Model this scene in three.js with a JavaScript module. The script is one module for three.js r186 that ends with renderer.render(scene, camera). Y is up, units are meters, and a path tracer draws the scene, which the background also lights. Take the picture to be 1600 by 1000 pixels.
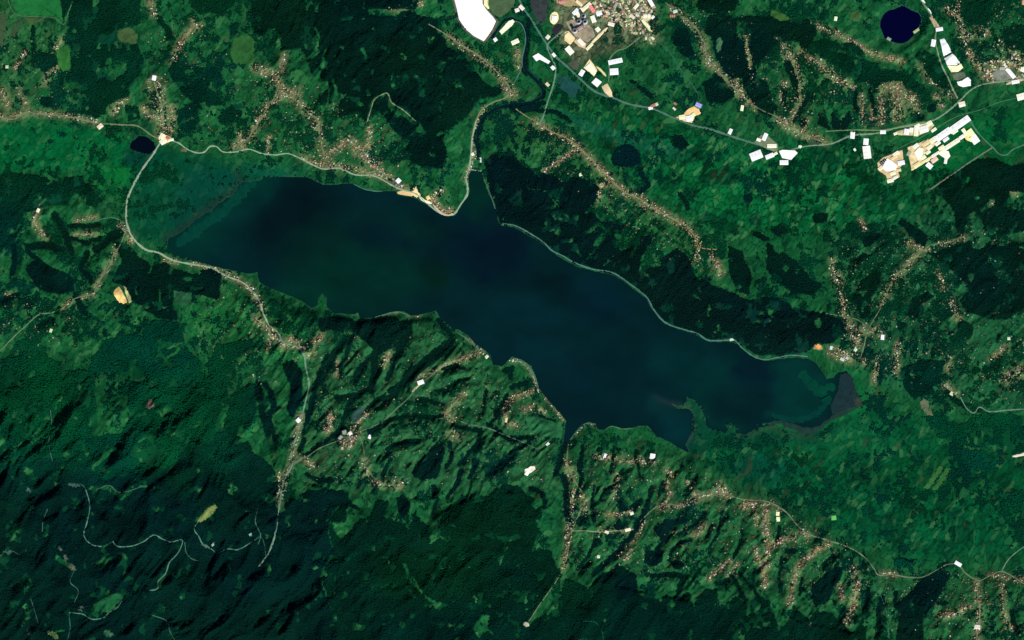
import * as THREE from 'three';
import { Sky } from 'three/addons/objects/Sky.js';
import { mergeGeometries } from 'three/addons/utils/BufferGeometryUtils.js';

// ---------------------------------------------------------------- camera, sky, sun, exposure
// A satellite's view straight down on a lake valley of 16 by 10 km. North is -z, east is +x, units are metres.
const scene = new THREE.Scene();
const ALTITUDE = 120000;
const camera = new THREE.PerspectiveCamera(2 * THREE.MathUtils.radToDeg(Math.atan(5000 / ALTITUDE)), 1.6, 1000, 400000);
camera.position.set(0, ALTITUDE, 0);
camera.up.set(0, 0, -1);
camera.lookAt(0, 0, 0);

const SUN_AZIMUTH = THREE.MathUtils.degToRad(148), SUN_HEIGHT = THREE.MathUtils.degToRad(43);
const toSun = new THREE.Vector3(Math.sin(SUN_AZIMUTH) * Math.cos(SUN_HEIGHT), Math.sin(SUN_HEIGHT), -Math.cos(SUN_AZIMUTH) * Math.cos(SUN_HEIGHT));
const sky = new Sky();
sky.name = 'sky';
sky.userData.kind = 'structure';
sky.scale.setScalar(300000);
sky.material.uniforms.sunPosition.value.copy(toSun);
sky.material.uniforms.turbidity.value = 2;
sky.material.uniforms.rayleigh.value = 1;
sky.material.uniforms.mieCoefficient.value = 0.003;
sky.material.uniforms.cloudCoverage.value = 0;
scene.add(sky);
scene.environmentIntensity = 0.12;
const sun = new THREE.DirectionalLight(new THREE.Color(1, 0.95, 0.87), 4.5);
sun.name = 'sun';
sun.position.copy(toSun).multiplyScalar(20000);
sun.castShadow = true;
sun.shadow.mapSize.set(4096, 4096);
Object.assign(sun.shadow.camera, { left: -10000, right: 10000, top: 8000, bottom: -8000, near: 100, far: 45000 });
scene.add(sun);
const renderer = new THREE.WebGLRenderer({ antialias: true });
renderer.shadowMap.enabled = true;
renderer.toneMapping = THREE.LinearToneMapping;
renderer.toneMappingExposure = 1.2;

// ---------------------------------------------------------------- helpers
// All plans below are in map units of 10 m: (u, v) from the north-west corner of the survey, u east, v south.
const M = 10, CU = 800, CV = 500;
const X = (u) => (u - CU) * M, Z = (v) => (v - CV) * M;
let seed = 20240607;
const rnd = () => { seed = (seed + 0x6d2b79f5) | 0; let t = Math.imul(seed ^ (seed >>> 15), 1 | seed); t = (t + Math.imul(t ^ (t >>> 7), 61 | t)) ^ t; return ((t ^ (t >>> 14)) >>> 0) / 4294967296; };
const hash = (x, y) => { let h = Math.imul(x | 0, 374761393) ^ Math.imul(y | 0, 668265263); h = Math.imul(h ^ (h >>> 13), 1274126177); return ((h ^ (h >>> 16)) >>> 0) / 4294967296; };
const clamp = (x, a, b) => Math.min(b, Math.max(a, x)), lerp = (a, b, t) => a + (b - a) * t;
const smooth = (a, b, x) => { const t = clamp((x - a) / (b - a), 0, 1); return t * t * (3 - 2 * t); };
function noise(x, y) {
  const ix = Math.floor(x), iy = Math.floor(y), fx = x - ix, fy = y - iy, s = fx * fx * (3 - 2 * fx), t = fy * fy * (3 - 2 * fy);
  return lerp(lerp(hash(ix, iy), hash(ix + 1, iy), s), lerp(hash(ix, iy + 1), hash(ix + 1, iy + 1), s), t);
}
const fbm = (x, y, n = 4) => { let s = 0, a = 0.5, w = 0; for (let i = 0; i < n; i++) { s += a * noise(x + i * 17.3, y - i * 9.1); w += a; a *= 0.5; x *= 2.03; y *= 2.03; } return s / w; };
function cells(x, y) {                                    // the patchwork of parcels: [id of the nearest cell, distance to its edge]
  const ix = Math.floor(x), iy = Math.floor(y);
  let d1 = 9, d2 = 9, id = 0;
  for (let j = -1; j <= 1; j++) for (let i = -1; i <= 1; i++) {
    const cx = ix + i, cy = iy + j, dx = cx + hash(cx, cy) - x, dy = cy + hash(cx + 71, cy - 33) - y, d = Math.max(Math.abs(dx), Math.abs(dy)) * 0.6 + Math.hypot(dx, dy) * 0.4;
    if (d < d1) { d2 = d1; d1 = d; id = hash(cx * 3 + 11, cy * 5 - 7); } else if (d < d2) d2 = d;
  }
  return [id, d2 - d1];
}
const toLinear = (c) => (c <= 0.04045 ? c / 12.92 : Math.pow((c + 0.055) / 1.055, 2.4));
const LIT = 1.15;                                         // what level open ground returns of its base colour under this sun
const tone = (r, g, b, k = LIT) => [toLinear(r / 255) / k, toLinear(g / 255) / k, toLinear(b / 255) / k].map((x) => Math.max(0.0008, Math.min(0.86, x)));
const pairs = (...lists) => { const f = lists.flat(), out = []; for (let i = 0; i < f.length; i += 2) out.push([f[i], f[i + 1]]); return out; };
const poly = (...lists) => ({ poly: pairs(...lists) });
const line = (r, ...lists) => ({ line: pairs(...lists), r });
const blob = (u, v, a, b = a, turn = 0) => { const p = []; for (let i = 0; i < 14; i++) { const t = (i / 14) * 2 * Math.PI, x = a * Math.cos(t), y = b * Math.sin(t), c = Math.cos(turn * Math.PI / 180), s = Math.sin(turn * Math.PI / 180); p.push([u + x * c - y * s, v + x * s + y * c]); } return { poly: p }; };
function toSegment(u, v, a, b) { const dx = b[0] - a[0], dy = b[1] - a[1], t = clamp(((u - a[0]) * dx + (v - a[1]) * dy) / (dx * dx + dy * dy || 1), 0, 1); return Math.hypot(u - a[0] - dx * t, v - a[1] - dy * t); }
function signedDistance(s, u, v) {                         // negative inside
  let d = 1e9;
  if (s.line) { for (let i = 0; i + 1 < s.line.length; i++) d = Math.min(d, toSegment(u, v, s.line[i], s.line[i + 1])); return d - s.r; }
  let inside = false;
  const p = s.poly;
  for (let i = 0, j = p.length - 1; i < p.length; j = i++) {
    d = Math.min(d, toSegment(u, v, p[i], p[j]));
    if (p[i][1] > v !== p[j][1] > v && u < ((p[j][0] - p[i][0]) * (v - p[i][1])) / (p[j][1] - p[i][1]) + p[i][0]) inside = !inside;
  }
  return inside ? -d : d;
}
function bounds(s, pad) { let a = 1e9, b = 1e9, c = -1e9, d = -1e9; for (const [u, v] of s.poly ?? s.line) { a = Math.min(a, u); b = Math.min(b, v); c = Math.max(c, u); d = Math.max(d, v); } pad += s.r ?? 0; return [a - pad, b - pad, c + pad, d + pad]; }
function curve(pts, step = 1.6) {                          // a smooth line through the points
  const c = new THREE.CatmullRomCurve3(pts.map(([u, v]) => new THREE.Vector3(u, 0, v)), false, 'centripetal');
  return c.getSpacedPoints(Math.max(2, Math.ceil(c.getLength() / step))).map((p) => [p.x, p.z]);
}
const used = new Map();
function numbered(name) { const n = used.get(name) ?? 0; used.set(name, n + 1); return n ? name + '_' + String(n).padStart(3, '0') : name; }
function tag(o, label, category, { kind, group } = {}) { if (label) o.userData.label = label; if (category) o.userData.category = category; if (kind) o.userData.kind = kind; if (group) o.userData.group = group; return o; }
function place(o, name, parent = scene) { o.name = parent === scene ? numbered(name) : name; o.castShadow = o.receiveShadow = true; parent.add(o); return o; }
const material = (o) => new THREE.MeshPhysicalMaterial({ roughness: 0.95, metalness: 0, specularIntensity: 0.04, ...o });   // plants and soil have next to no gloss from above
const painted = material({ vertexColors: true });
const flat = new Map();
const paint = (rgb, rough = 0.8) => { const k = rgb.join() + rough; if (!flat.has(k)) flat.set(k, material({ color: new THREE.Color().setRGB(...rgb), roughness: rough })); return flat.get(k); };

// the survey grid: one node every 20 m
const STEP = 2, U0 = -160, V0 = -160, NX = 961, NZ = 661, N = NX * NZ;
const height = new Float32Array(N), cover = new Float32Array(N * 3), wet = new Float32Array(N).fill(1e3);
function over(shape, pad, f) {                             // f(index, u, v, signed distance) for the grid nodes near a shape
  const [a, b, c, d] = bounds(shape, pad);
  for (let j = Math.max(0, Math.floor((b - V0) / STEP)); j <= Math.min(NZ - 1, Math.ceil((d - V0) / STEP)); j++)
    for (let i = Math.max(0, Math.floor((a - U0) / STEP)); i <= Math.min(NX - 1, Math.ceil((c - U0) / STEP)); i++) {
      const u = U0 + i * STEP, v = V0 + j * STEP, s = signedDistance(shape, u, v);
      if (s < pad) f(j * NX + i, u, v, s);
    }
}
function sample(a, u, v) {
  const x = clamp((u - U0) / STEP, 0, NX - 1.001), y = clamp((v - V0) / STEP, 0, NZ - 1.001), i = Math.floor(x), j = Math.floor(y), s = x - i, t = y - j, k = j * NX + i;
  return lerp(lerp(a[k], a[k + 1], s), lerp(a[k + NX], a[k + NX + 1], s), t);
}
const ground = (u, v) => sample(height, u, v);
// the finer land register (10 m): which wood stands where, and what is kept clear of trees
const RW = 1920, RH = 1320, wood = new Uint8Array(RW * RH), clear = new Uint8Array(RW * RH), yard = new Uint8Array(RW * RH);
function register(a, shape, value, grow = 0) {
  const [x0, y0, x1, y1] = bounds(shape, grow + 1);
  for (let y = Math.max(0, Math.floor(y0 - V0)); y < Math.min(RH, y1 - V0 + 1); y++)
    for (let x = Math.max(0, Math.floor(x0 - U0)); x < Math.min(RW, x1 - U0 + 1); x++)
      if (signedDistance(shape, x + U0, y + V0) < grow) a[y * RW + x] = value;
}
const look = (a, u, v) => { const x = Math.round(u - U0), y = Math.round(v - V0); return x < 0 || y < 0 || x >= RW || y >= RH ? 0 : a[y * RW + x]; };

// ---------------------------------------------------------------- waters
const lakeShape = poly(
  [395, 278, 440, 276, 480, 277, 505, 289, 520, 289, 548, 286, 565, 293, 580, 298, 600, 299, 617, 298, 622, 305, 640, 307, 652, 311, 660, 317, 672, 321],
  [684, 331, 695, 338, 708, 338, 715, 331, 723, 318, 733, 304, 734, 298, 732, 287, 732, 275, 736, 267, 752, 268, 756, 280, 762, 300, 772, 318, 776, 330, 778, 345],
  [784, 353, 800, 354, 812, 360, 832, 371, 850, 383, 870, 399, 890, 411, 905, 418, 930, 424, 955, 429, 972, 437, 985, 448, 1000, 459, 1010, 467, 1017, 481],
  [1027, 494, 1037, 505, 1060, 514, 1085, 522, 1098, 529, 1107, 534, 1140, 534, 1152, 537, 1163, 548, 1180, 559, 1200, 564, 1215, 561, 1240, 559, 1262, 560],
  [1275, 567, 1284, 580, 1292, 592, 1302, 590, 1310, 582, 1322, 580, 1332, 590, 1337, 610, 1350, 632, 1338, 639, 1320, 647, 1300, 656, 1285, 668, 1268, 682],
  [1240, 670, 1222, 664, 1197, 662, 1180, 670, 1164, 682, 1154, 675, 1147, 663, 1136, 663, 1135, 675, 1126, 671, 1109, 671, 1104, 665, 1104, 651, 1095, 635],
  [1083, 625, 1073, 619, 1071, 633, 1057, 633, 1050, 630, 1058, 638, 1078, 638, 1083, 649, 1081, 675, 1071, 694, 1078, 709, 1059, 699, 1047, 691, 1026, 682],
  [1012, 665, 1000, 665, 995, 667, 970, 670, 955, 665, 946, 672, 935, 672, 930, 662, 920, 659, 911, 664, 901, 672, 896, 680, 887, 691, 880, 690, 882, 675],
  [884, 657, 875, 645, 862, 632, 850, 617, 842, 607, 839, 592, 830, 572, 815, 562, 801, 557, 794, 563, 785, 573, 770, 570, 766, 554, 757, 547, 742, 537],
  [732, 525, 717, 515, 707, 515, 697, 505, 687, 496, 681, 485, 676, 487, 665, 490, 655, 492, 642, 494, 630, 486, 622, 487, 600, 492, 585, 497, 562, 497],
  [559, 488, 555, 491, 535, 490, 522, 490, 510, 479, 510, 465, 503, 458, 497, 467, 496, 477, 487, 482, 470, 470, 452, 462, 432, 454, 415, 447, 405, 440],
  [402, 425, 390, 428, 375, 425, 350, 420, 335, 416, 310, 409, 290, 405, 272, 399, 265, 387, 264, 378, 276, 368, 300, 350, 330, 330, 350, 312, 367, 297, 376, 286]);
const roundLake = poly([1402, 12, 1412, 9, 1424, 16, 1436, 21, 1440, 32, 1432, 48, 1422, 62, 1410, 68, 1396, 66, 1382, 60, 1380, 54, 1375, 40, 1379, 26, 1389, 16, 1398, 14]);
roundLake.poly = new THREE.CatmullRomCurve3(roundLake.poly.map(([u, v]) => new THREE.Vector3(u, 0, v)), true).getSpacedPoints(60).slice(0, 60).map((p) => [p.x, p.z]);
const marshPond = poly([205, 222, 218, 212, 230, 214, 240, 222, 243, 231, 234, 241, 214, 237, 203, 232]);
const riverLine = pairs([748, 246, 745, 225, 747, 205, 754, 185, 768, 173, 790, 165, 812, 163, 832, 160, 848, 150, 849, 140, 838, 125, 823, 112, 818, 100, 820, 85, 824, 68, 823, 50, 815, 36, 800, 29, 788, 31, 778, 45, 768, 60]);
const canalLine = pairs([800, 170, 822, 168, 845, 172, 868, 176, 890, 190]);
const waters = [lakeShape, roundLake, marshPond, { line: riverLine, r: 2 }];

// ---------------------------------------------------------------- hills: [shape, height in m, softness, size of the ridges]
const hills = [
  [poly([-160, 620, 30, 600, 120, 620, 260, 600, 340, 610, 400, 640, 430, 740, 520, 760, 700, 770, 800, 760, 840, 850, 870, 930, 960, 905, 1080, 930, 1200, 950, 1340, 980, 1400, 1160, -160, 1160]), 235, 60, 66],
  [poly([-160, 640, 120, 600, 300, 640, 400, 760, 480, 850, 560, 1160, -160, 1160]), 170, 80, 90],
  [poly([390, -160, 690, -160, 680, 40, 720, 90, 760, 150, 720, 200, 700, 300, 640, 270, 600, 230, 540, 200, 480, 210, 420, 180, 380, 60]), 120, 40, 42],
  [poly([90, -160, 370, -160, 380, 80, 380, 180, 300, 190, 220, 160, 120, 150, 60, 90]), 55, 30, 34],
  [poly([0, 280, 150, 290, 190, 360, 180, 440, 260, 440, 340, 440, 330, 500, 240, 560, 60, 530, -160, 520, -160, 280]), 90, 26, 30],
  [poly([340, 440, 420, 470, 520, 500, 680, 500, 780, 590, 870, 660, 900, 760, 840, 860, 660, 800, 480, 770, 420, 740, 380, 560]), 170, 30, 28],
  [poly([900, 690, 1070, 720, 1120, 750, 1320, 850, 1420, 930, 1600, 920, 1760, 900, 1760, 1160, 1100, 1160, 900, 960, 870, 760]), 150, 30, 28],
  [poly([765, 240, 830, 200, 900, 230, 1000, 310, 1090, 370, 1140, 420, 1300, 470, 1320, 530, 1230, 550, 1160, 535, 1050, 500, 980, 425, 880, 395, 790, 345]), 85, 22, 30],
  [poly([1040, -160, 1760, -160, 1760, 90, 1500, 100, 1480, 170, 1380, 190, 1280, 210, 1180, 170, 1080, 80]), 70, 30, 30],
  [poly([1290, 380, 1430, 350, 1480, 280, 1620, 240, 1760, 240, 1760, 640, 1480, 640, 1400, 580, 1320, 540]), 95, 30, 34],
];
const ravines = [];   // filled with the narrow woods below

// ---------------------------------------------------------------- woods
const woods = [null];
const woodTint = { plain: [0, 37, 25], deep: [0, 27, 20], shore: [0, 22, 22], mount: [0, 28, 25], ravine: [0, 27, 22], east: [2, 54, 32], navy: [0, 25, 25], south: [1, 33, 22] };
function forest(label, tint, shapes, holes = []) {
  woods.push({ floor: { shore: [1, 35, 36], mount: [2, 50, 34], south: [2, 50, 30], deep: [3, 50, 36], east: [6, 66, 38] }[tint] ?? [4, 58, 40], label, tint, trees: [], glade: { shore: 0.63, plain: 0.63, deep: 0.66, mount: 0.69, east: 0.58, navy: 0.66, south: 0.68, ravine: 0.76 }[tint] });
  const id = woods.length - 1;
  for (const s of shapes) { register(wood, s, id); if (s.line) ravines.push(s); }
  for (const s of holes) register(wood, s, 0);
}
forest('wide dark mountain forest filling the south-west of the view', 'mount', [poly(
  [-160, 600, 0, 590, 15, 562, 25, 535, 45, 530, 65, 540, 75, 560, 95, 572, 97, 592, 110, 580, 140, 578, 146, 560, 160, 532, 180, 530, 205, 520, 224, 525, 226, 512],
  [240, 500, 290, 505, 282, 530, 292, 545, 310, 560, 316, 590, 330, 560, 337, 540, 360, 535, 395, 530, 400, 540, 372, 560, 366, 580, 352, 600, 346, 640, 336, 670],
  [350, 668, 360, 640, 374, 610, 398, 598, 402, 640, 396, 662, 376, 665, 370, 680, 390, 690, 400, 712, 425, 730, 436, 755, 432, 785, 440, 800, 455, 785, 480, 768],
  [520, 765, 545, 770, 535, 785, 520, 800, 510, 815, 520, 860, 500, 900, 520, 960, 540, 1160, -160, 1160])],
  [poly([150, 585, 172, 580, 200, 590, 190, 612, 205, 622, 204, 660, 192, 676, 152, 681, 132, 690, 154, 666, 152, 640, 148, 610]), line(2, [206, 575, 203, 610, 200, 650]),
    line(4, [8, 705, 28, 702, 40, 692, 52, 688]), line(3, [52, 686, 70, 682]), line(3, [0, 646, 20, 650, 36, 660]), line(3.5, [148, 727, 160, 716, 174, 706]), blob(50, 585, 6, 8), poly([44, 588, 55, 565, 58, 580, 52, 592]),
    poly([142, 880, 160, 872, 190, 868, 175, 878, 158, 884]), poly([140, 955, 165, 930, 190, 925, 196, 935, 180, 948, 160, 962, 140, 966]), line(4, [155, 765, 170, 762, 185, 770, 192, 778, 205, 768]), line(2, [205, 762, 235, 758]),
    line(4, [310, 812, 320, 802, 332, 792, 340, 788]), line(3, [370, 690, 392, 686]), blob(235, 630, 6, 8), line(3, [80, 990, 100, 985]), line(4, [92, 870, 105, 880, 118, 888]), line(2, [280, 610, 300, 606]), blob(170, 988, 8, 6), line(2.5, [355, 570, 375, 560, 392, 548]), blob(260, 545, 7, 6), line(3, [320, 560, 325, 585])]);
forest('mid green forest on the slopes above the dark south-west mountains', 'east', [poly([-20, 605, 20, 575, 60, 560, 95, 590, 140, 582, 200, 560, 230, 560, 245, 520, 285, 515, 290, 560, 312, 590, 330, 640, 345, 655, 335, 690, 290, 700, 270, 730, 210, 735, 170, 750, 120, 720, 80, 715, -20, 730])], [
  poly([150, 585, 172, 580, 200, 590, 190, 612, 205, 622, 204, 660, 192, 676, 152, 681, 132, 690, 154, 666, 152, 640, 148, 610]), line(2, [206, 575, 203, 610, 200, 650]), line(4, [8, 705, 28, 702, 40, 692, 52, 688]), line(3, [52, 686, 70, 682]), line(3, [0, 646, 20, 650, 36, 660]), line(3.5, [148, 727, 160, 716, 174, 706]), blob(50, 585, 6, 8), blob(235, 630, 6, 8), line(3, [240, 570, 262, 560, 280, 545]), line(2.5, [265, 640, 285, 648]), line(3, [88, 640, 98, 620]), blob(120, 655, 5, 4), line(2.5, [300, 668, 318, 662]), line(2.5, [220, 690, 240, 682])]);
forest('dark forested slopes along the bottom edge south of the ridge villages', 'south', [poly(
  [545, 771, 540, 812, 516, 815, 532, 842, 560, 820, 582, 800, 590, 780, 606, 785, 600, 810, 626, 820, 640, 830, 648, 800, 668, 826, 690, 815, 702, 790, 722, 775, 760, 778],
  [790, 758, 812, 760, 822, 772, 836, 778, 830, 792, 846, 800, 842, 820, 834, 850, 826, 860, 862, 862, 868, 880, 882, 905, 900, 910, 920, 918, 932, 905, 952, 892, 962, 880],
  [986, 897, 1000, 930, 1030, 935, 1060, 930, 1076, 925, 1090, 962, 1086, 940, 1100, 922, 1120, 918, 1118, 944, 1130, 946, 1150, 930, 1166, 945, 1180, 930, 1200, 938, 1210, 960],
  [1215, 988, 1235, 970, 1240, 945, 1252, 956, 1265, 972, 1271, 955, 1300, 955, 1310, 970, 1320, 990, 1335, 985, 1345, 965, 1350, 938, 1358, 936, 1352, 976, 1345, 1160, 540, 1160, 520, 960, 505, 900, 522, 860, 512, 818])],
  [poly([885, 900, 868, 902, 852, 930, 836, 955, 822, 970, 826, 976, 840, 965, 856, 962, 870, 940, 884, 915]), poly([738, 985, 745, 970, 755, 955, 768, 962, 765, 985, 750, 1000]), poly([1040, 945, 1050, 935, 1058, 942, 1055, 956, 1046, 962]), line(4, [840, 815, 846, 835, 838, 852]),
    line(3, [630, 880, 640, 900, 660, 925]), line(3, [665, 930, 680, 940]), poly([668, 820, 690, 818, 684, 845, 670, 850]), line(2, [700, 815, 712, 826]), blob(870, 948, 3, 4), line(3, [1170, 925, 1167, 960]), line(2, [1178, 980, 1190, 984]), line(2.5, [755, 975, 772, 990])]);
forest('large dark hill forest north of the lake between the two valley roads', 'deep', [poly(
  [395, -160, 690, -160, 650, 15, 575, 15, 580, 25, 620, 25, 640, 18, 660, 25, 685, 32, 681, 46, 694, 60, 700, 76, 720, 82, 734, 100, 745, 116, 756, 131, 770, 136, 780, 130],
  [785, 141, 770, 151, 750, 156, 740, 170, 722, 190, 702, 200, 692, 216, 696, 240, 690, 264, 660, 262, 642, 250, 632, 236, 640, 220, 625, 215, 613, 200, 606, 190, 600, 176, 580, 179],
  [572, 192, 560, 176, 545, 181, 528, 182, 535, 170, 526, 160, 501, 166, 496, 150, 506, 140, 520, 128, 506, 125, 500, 112, 491, 121, 486, 106, 480, 96, 500, 85, 496, 66, 490, 80],
  [480, 90, 470, 76, 441, 80, 440, 60, 431, 45, 415, 50, 400, 56, 392, 40])],
  [line(3, [566, 77, 574, 87]), line(3.5, [577, 186, 581, 165, 588, 153, 604, 146]), poly([604, 148, 615, 160, 640, 172, 650, 188, 640, 192, 628, 180, 615, 185, 608, 170]), blob(564, 162, 5, 4), line(3, [510, 80, 505, 92, 502, 108]), line(3, [493, 45, 498, 60]), blob(428, 16, 4, 4), line(3, [480, 14, 486, 5]), blob(570, 12, 4, 8),
    line(2, [495, 150, 515, 135, 512, 160]), line(3, [523, 125, 527, 145, 520, 165]), poly([515, 178, 530, 165, 545, 140, 530, 155]), blob(608, 82, 3, 4), blob(536, 76, 5, 4), line(2, [676, 120, 690, 120]), poly([640, 215, 665, 205, 655, 190, 648, 200]), line(3, [685, 210, 700, 205]), blob(715, 130, 7, 8)]);
forest('dark broken forest at the top left beside the light green field', 'plain', [poly(
  [86, -160, 222, -160, 222, 20, 218, 40, 186, 44, 182, 60, 190, 71, 215, 71, 226, 95, 222, 110, 206, 130, 200, 150, 186, 156, 170, 165, 165, 180, 150, 186, 130, 176, 120, 150, 105, 126, 112, 110, 110, 75, 102, 60, 104, 40, 112, 12, 98, 30])],
  [blob(118, 50, 5, 6), blob(118, 134, 10, 6), blob(185, 110, 12, 9), blob(172, 78, 4, 8), line(3, [202, 72, 203, 85]), blob(130, 150, 8, 4), blob(153, 106, 2, 2), poly([165, 90, 190, 95, 200, 110, 180, 125, 165, 115])]);
forest('dark wood in pieces north-east of the causeway junction', 'plain', [poly([270, 95, 300, 106, 340, 105, 351, 130, 341, 150, 346, 165, 330, 166, 325, 175, 310, 165, 290, 150, 274, 130, 265, 110]), poly([279, 182, 296, 160, 311, 162, 312, 200, 290, 206, 278, 196]), poly([345, 180, 360, 166, 380, 160, 376, 185, 356, 198, 342, 192]), poly([196, 166, 216, 166, 220, 186, 200, 190])],
  [blob(298, 113, 9, 5), blob(333, 138, 10, 5), line(2, [316, 118, 322, 108]), blob(296, 148, 4, 2), blob(350, 168, 4, 4), poly([312, 160, 322, 158, 330, 172, 320, 176])]);
forest('dark wood at the top between two northern villages', 'plain', [poly([296, -160, 372, -160, 366, 8, 350, 26, 330, 20, 312, 24, 300, 12]), line(4, [250, 30, 262, 45, 264, 60]), line(3, [385, 10, 398, 40]), poly([357, 40, 370, 35, 372, 52, 360, 62])]);
forest('small dark grove in the fields at the left edge above the western road', 'plain', [poly([55, 82, 85, 86, 90, 100, 72, 112, 50, 102]), line(3, [52, 45, 54, 80]), blob(72, 158, 10, 8), line(4, [100, 105, 94, 130])]);
forest('near-black forest on the north-east shore between lake road and ridge village', 'shore', [poly(
  [757, 252, 775, 236, 800, 238, 808, 255, 822, 262, 842, 273, 865, 273, 880, 286, 895, 276, 920, 281, 935, 292, 930, 312, 915, 325, 930, 336, 940, 350, 965, 345, 985, 356],
  [966, 366, 965, 381, 976, 391, 992, 380, 1002, 370, 1020, 366, 1012, 386, 1000, 402, 1002, 416, 1035, 420, 1032, 402, 1060, 386, 1078, 405, 1085, 432, 1096, 440, 1106, 422, 1120, 450],
  [1150, 462, 1172, 470, 1210, 462, 1240, 480, 1290, 490, 1316, 500, 1322, 515, 1300, 536, 1276, 538, 1260, 551, 1215, 556, 1185, 556, 1165, 542, 1150, 528, 1107, 529, 1060, 511],
  [1035, 500, 1020, 482, 1005, 460, 980, 438, 940, 424, 900, 413, 860, 391, 825, 368, 800, 352, 780, 349, 774, 322, 763, 292])],
  [line(1.5, [850, 300, 872, 320, 890, 342]), line(3, [915, 332, 928, 322]), line(3, [918, 362, 935, 352, 955, 365]), line(3, [930, 382, 942, 365]), line(4, [962, 362, 970, 388]), line(3, [985, 400, 998, 378]), line(2, [903, 392, 908, 400]), line(2, [944, 413, 952, 406]), line(2, [1082, 462, 1094, 467]), line(2, [1108, 474, 1104, 495]), poly([1108, 440, 1125, 425, 1130, 455, 1118, 452]), blob(1280, 505, 6, 9), line(1.5, [905, 420, 960, 350])]);
forest('dark forest hills in the north-east between two ridge villages', 'deep', [poly([1100, 50, 1108, 26, 1130, 20, 1150, 30, 1165, 25, 1200, 25, 1235, 35, 1262, 30, 1275, 46, 1270, 66, 1256, 76, 1240, 62, 1226, 66, 1206, 80, 1186, 96, 1178, 116, 1200, 130, 1206, 160, 1176, 156, 1160, 140, 1160, 120, 1145, 126, 1130, 106, 1120, 92, 1115, 70]), poly([1085, -160, 1160, -160, 1150, 15, 1110, 22, 1092, 14]), poly([1175, 155, 1215, 165, 1210, 190, 1185, 175])],
  [poly([1119, 62, 1128, 55, 1127, 78, 1121, 86]), poly([1148, 32, 1170, 35, 1168, 60, 1152, 62]), line(4, [1172, 45, 1168, 70, 1172, 105]), blob(1185, 105, 8, 8)]);
forest('dark wood left of the north-eastern ridge village', 'deep', [poly([1048, 45, 1074, 44, 1080, 70, 1086, 84, 1066, 86, 1050, 66]), poly([1100, 130, 1120, 115, 1136, 130, 1146, 150, 1130, 166, 1108, 160])]);
forest('dark wood strip running south-east below the round dark lake', 'plain', [poly([1270, 66, 1290, 61, 1310, 70, 1330, 66, 1350, 80, 1346, 90, 1360, 96, 1376, 105, 1400, 110, 1430, 126, 1450, 140, 1450, 150, 1438, 145, 1415, 140, 1408, 128, 1390, 125, 1376, 130, 1366, 140, 1358, 130, 1340, 128, 1330, 120, 1322, 110, 1310, 105, 1295, 95, 1280, 90])], [line(3, [1300, 80, 1345, 90])]);
forest('dark wood beside the long white quarry strip at the upper right', 'plain', [poly([1428, 90, 1440, 80, 1460, 85, 1470, 100, 1482, 126, 1485, 140, 1466, 136, 1450, 120, 1440, 100])]);
forest('dark woods at the right of the top edge', 'plain', [poly([1498, -160, 1552, -160, 1548, 25, 1535, 40, 1515, 38, 1500, 28]), poly([1563, 46, 1600, 38, 1760, 40, 1760, 80, 1600, 80, 1580, 76, 1566, 62]), poly([1600, -20, 1760, -30, 1760, 10, 1610, 10])]);
forest('narrow dark ravine woods between the north-eastern hill villages', 'ravine', [line(4, [1264, 148, 1252, 172, 1242, 190]), line(3, [1336, 144, 1338, 168]), line(2, [1358, 140, 1362, 160, 1367, 182]), poly([1300, 205, 1276, 196, 1280, 176, 1290, 186, 1296, 198]), poly([1300, 205, 1300, 176, 1314, 190, 1328, 172, 1332, 188, 1318, 206]), blob(1255, 194, 5, 8), blob(1456, 170, 7, 6), blob(1437, 182, 8, 5), line(5, [1232, 100, 1242, 135]), line(3, [1222, 140, 1228, 165])]);
forest('small near-black grove in the green valley south of the grey road', 'navy', [poly([955, 241, 965, 229, 985, 226, 1000, 238, 1001, 254, 975, 262, 957, 256])]);
forest('dark thickets in the green valley along the field streams', 'ravine', [poly([1050, 215, 1066, 210, 1078, 228, 1064, 238, 1052, 230]), line(3, [985, 130, 1010, 140, 1020, 152]), line(4, [1000, 262, 1012, 290, 1000, 300]), blob(1168, 310, 7, 6), blob(1283, 342, 12, 8), poly([1345, 376, 1360, 366, 1378, 367, 1372, 378, 1350, 386]), poly([1205, 360, 1222, 348, 1232, 362, 1215, 370]), poly([1402, 348, 1412, 345, 1436, 358, 1448, 370, 1443, 386, 1430, 380, 1425, 366]), line(3, [1330, 410, 1350, 398]), line(4, [1065, 305, 1075, 325]), line(3, [1180, 365, 1200, 374])]);
forest('dark banks of trees along the winding river above the dam', 'ravine', [{ line: riverLine.slice(0, 13), r: 4 }, { line: canalLine, r: 3.5 }, line(3, [850, 160, 830, 171, 800, 172]), line(3.5, [826, 30, 822, 52, 826, 70, 822, 90, 824, 110, 840, 124])]);
forest('dark forest at the left edge below the western valley fields', 'plain', [poly([-160, 280, 0, 276, 30, 270, 60, 276, 95, 285, 105, 275, 125, 275, 136, 290, 150, 300, 162, 312, 150, 326, 136, 320, 140, 306, 115, 300, 105, 320, 80, 322, 60, 326, 40, 330, 30, 350, 28, 370, 15, 386, -160, 390])]);
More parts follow.
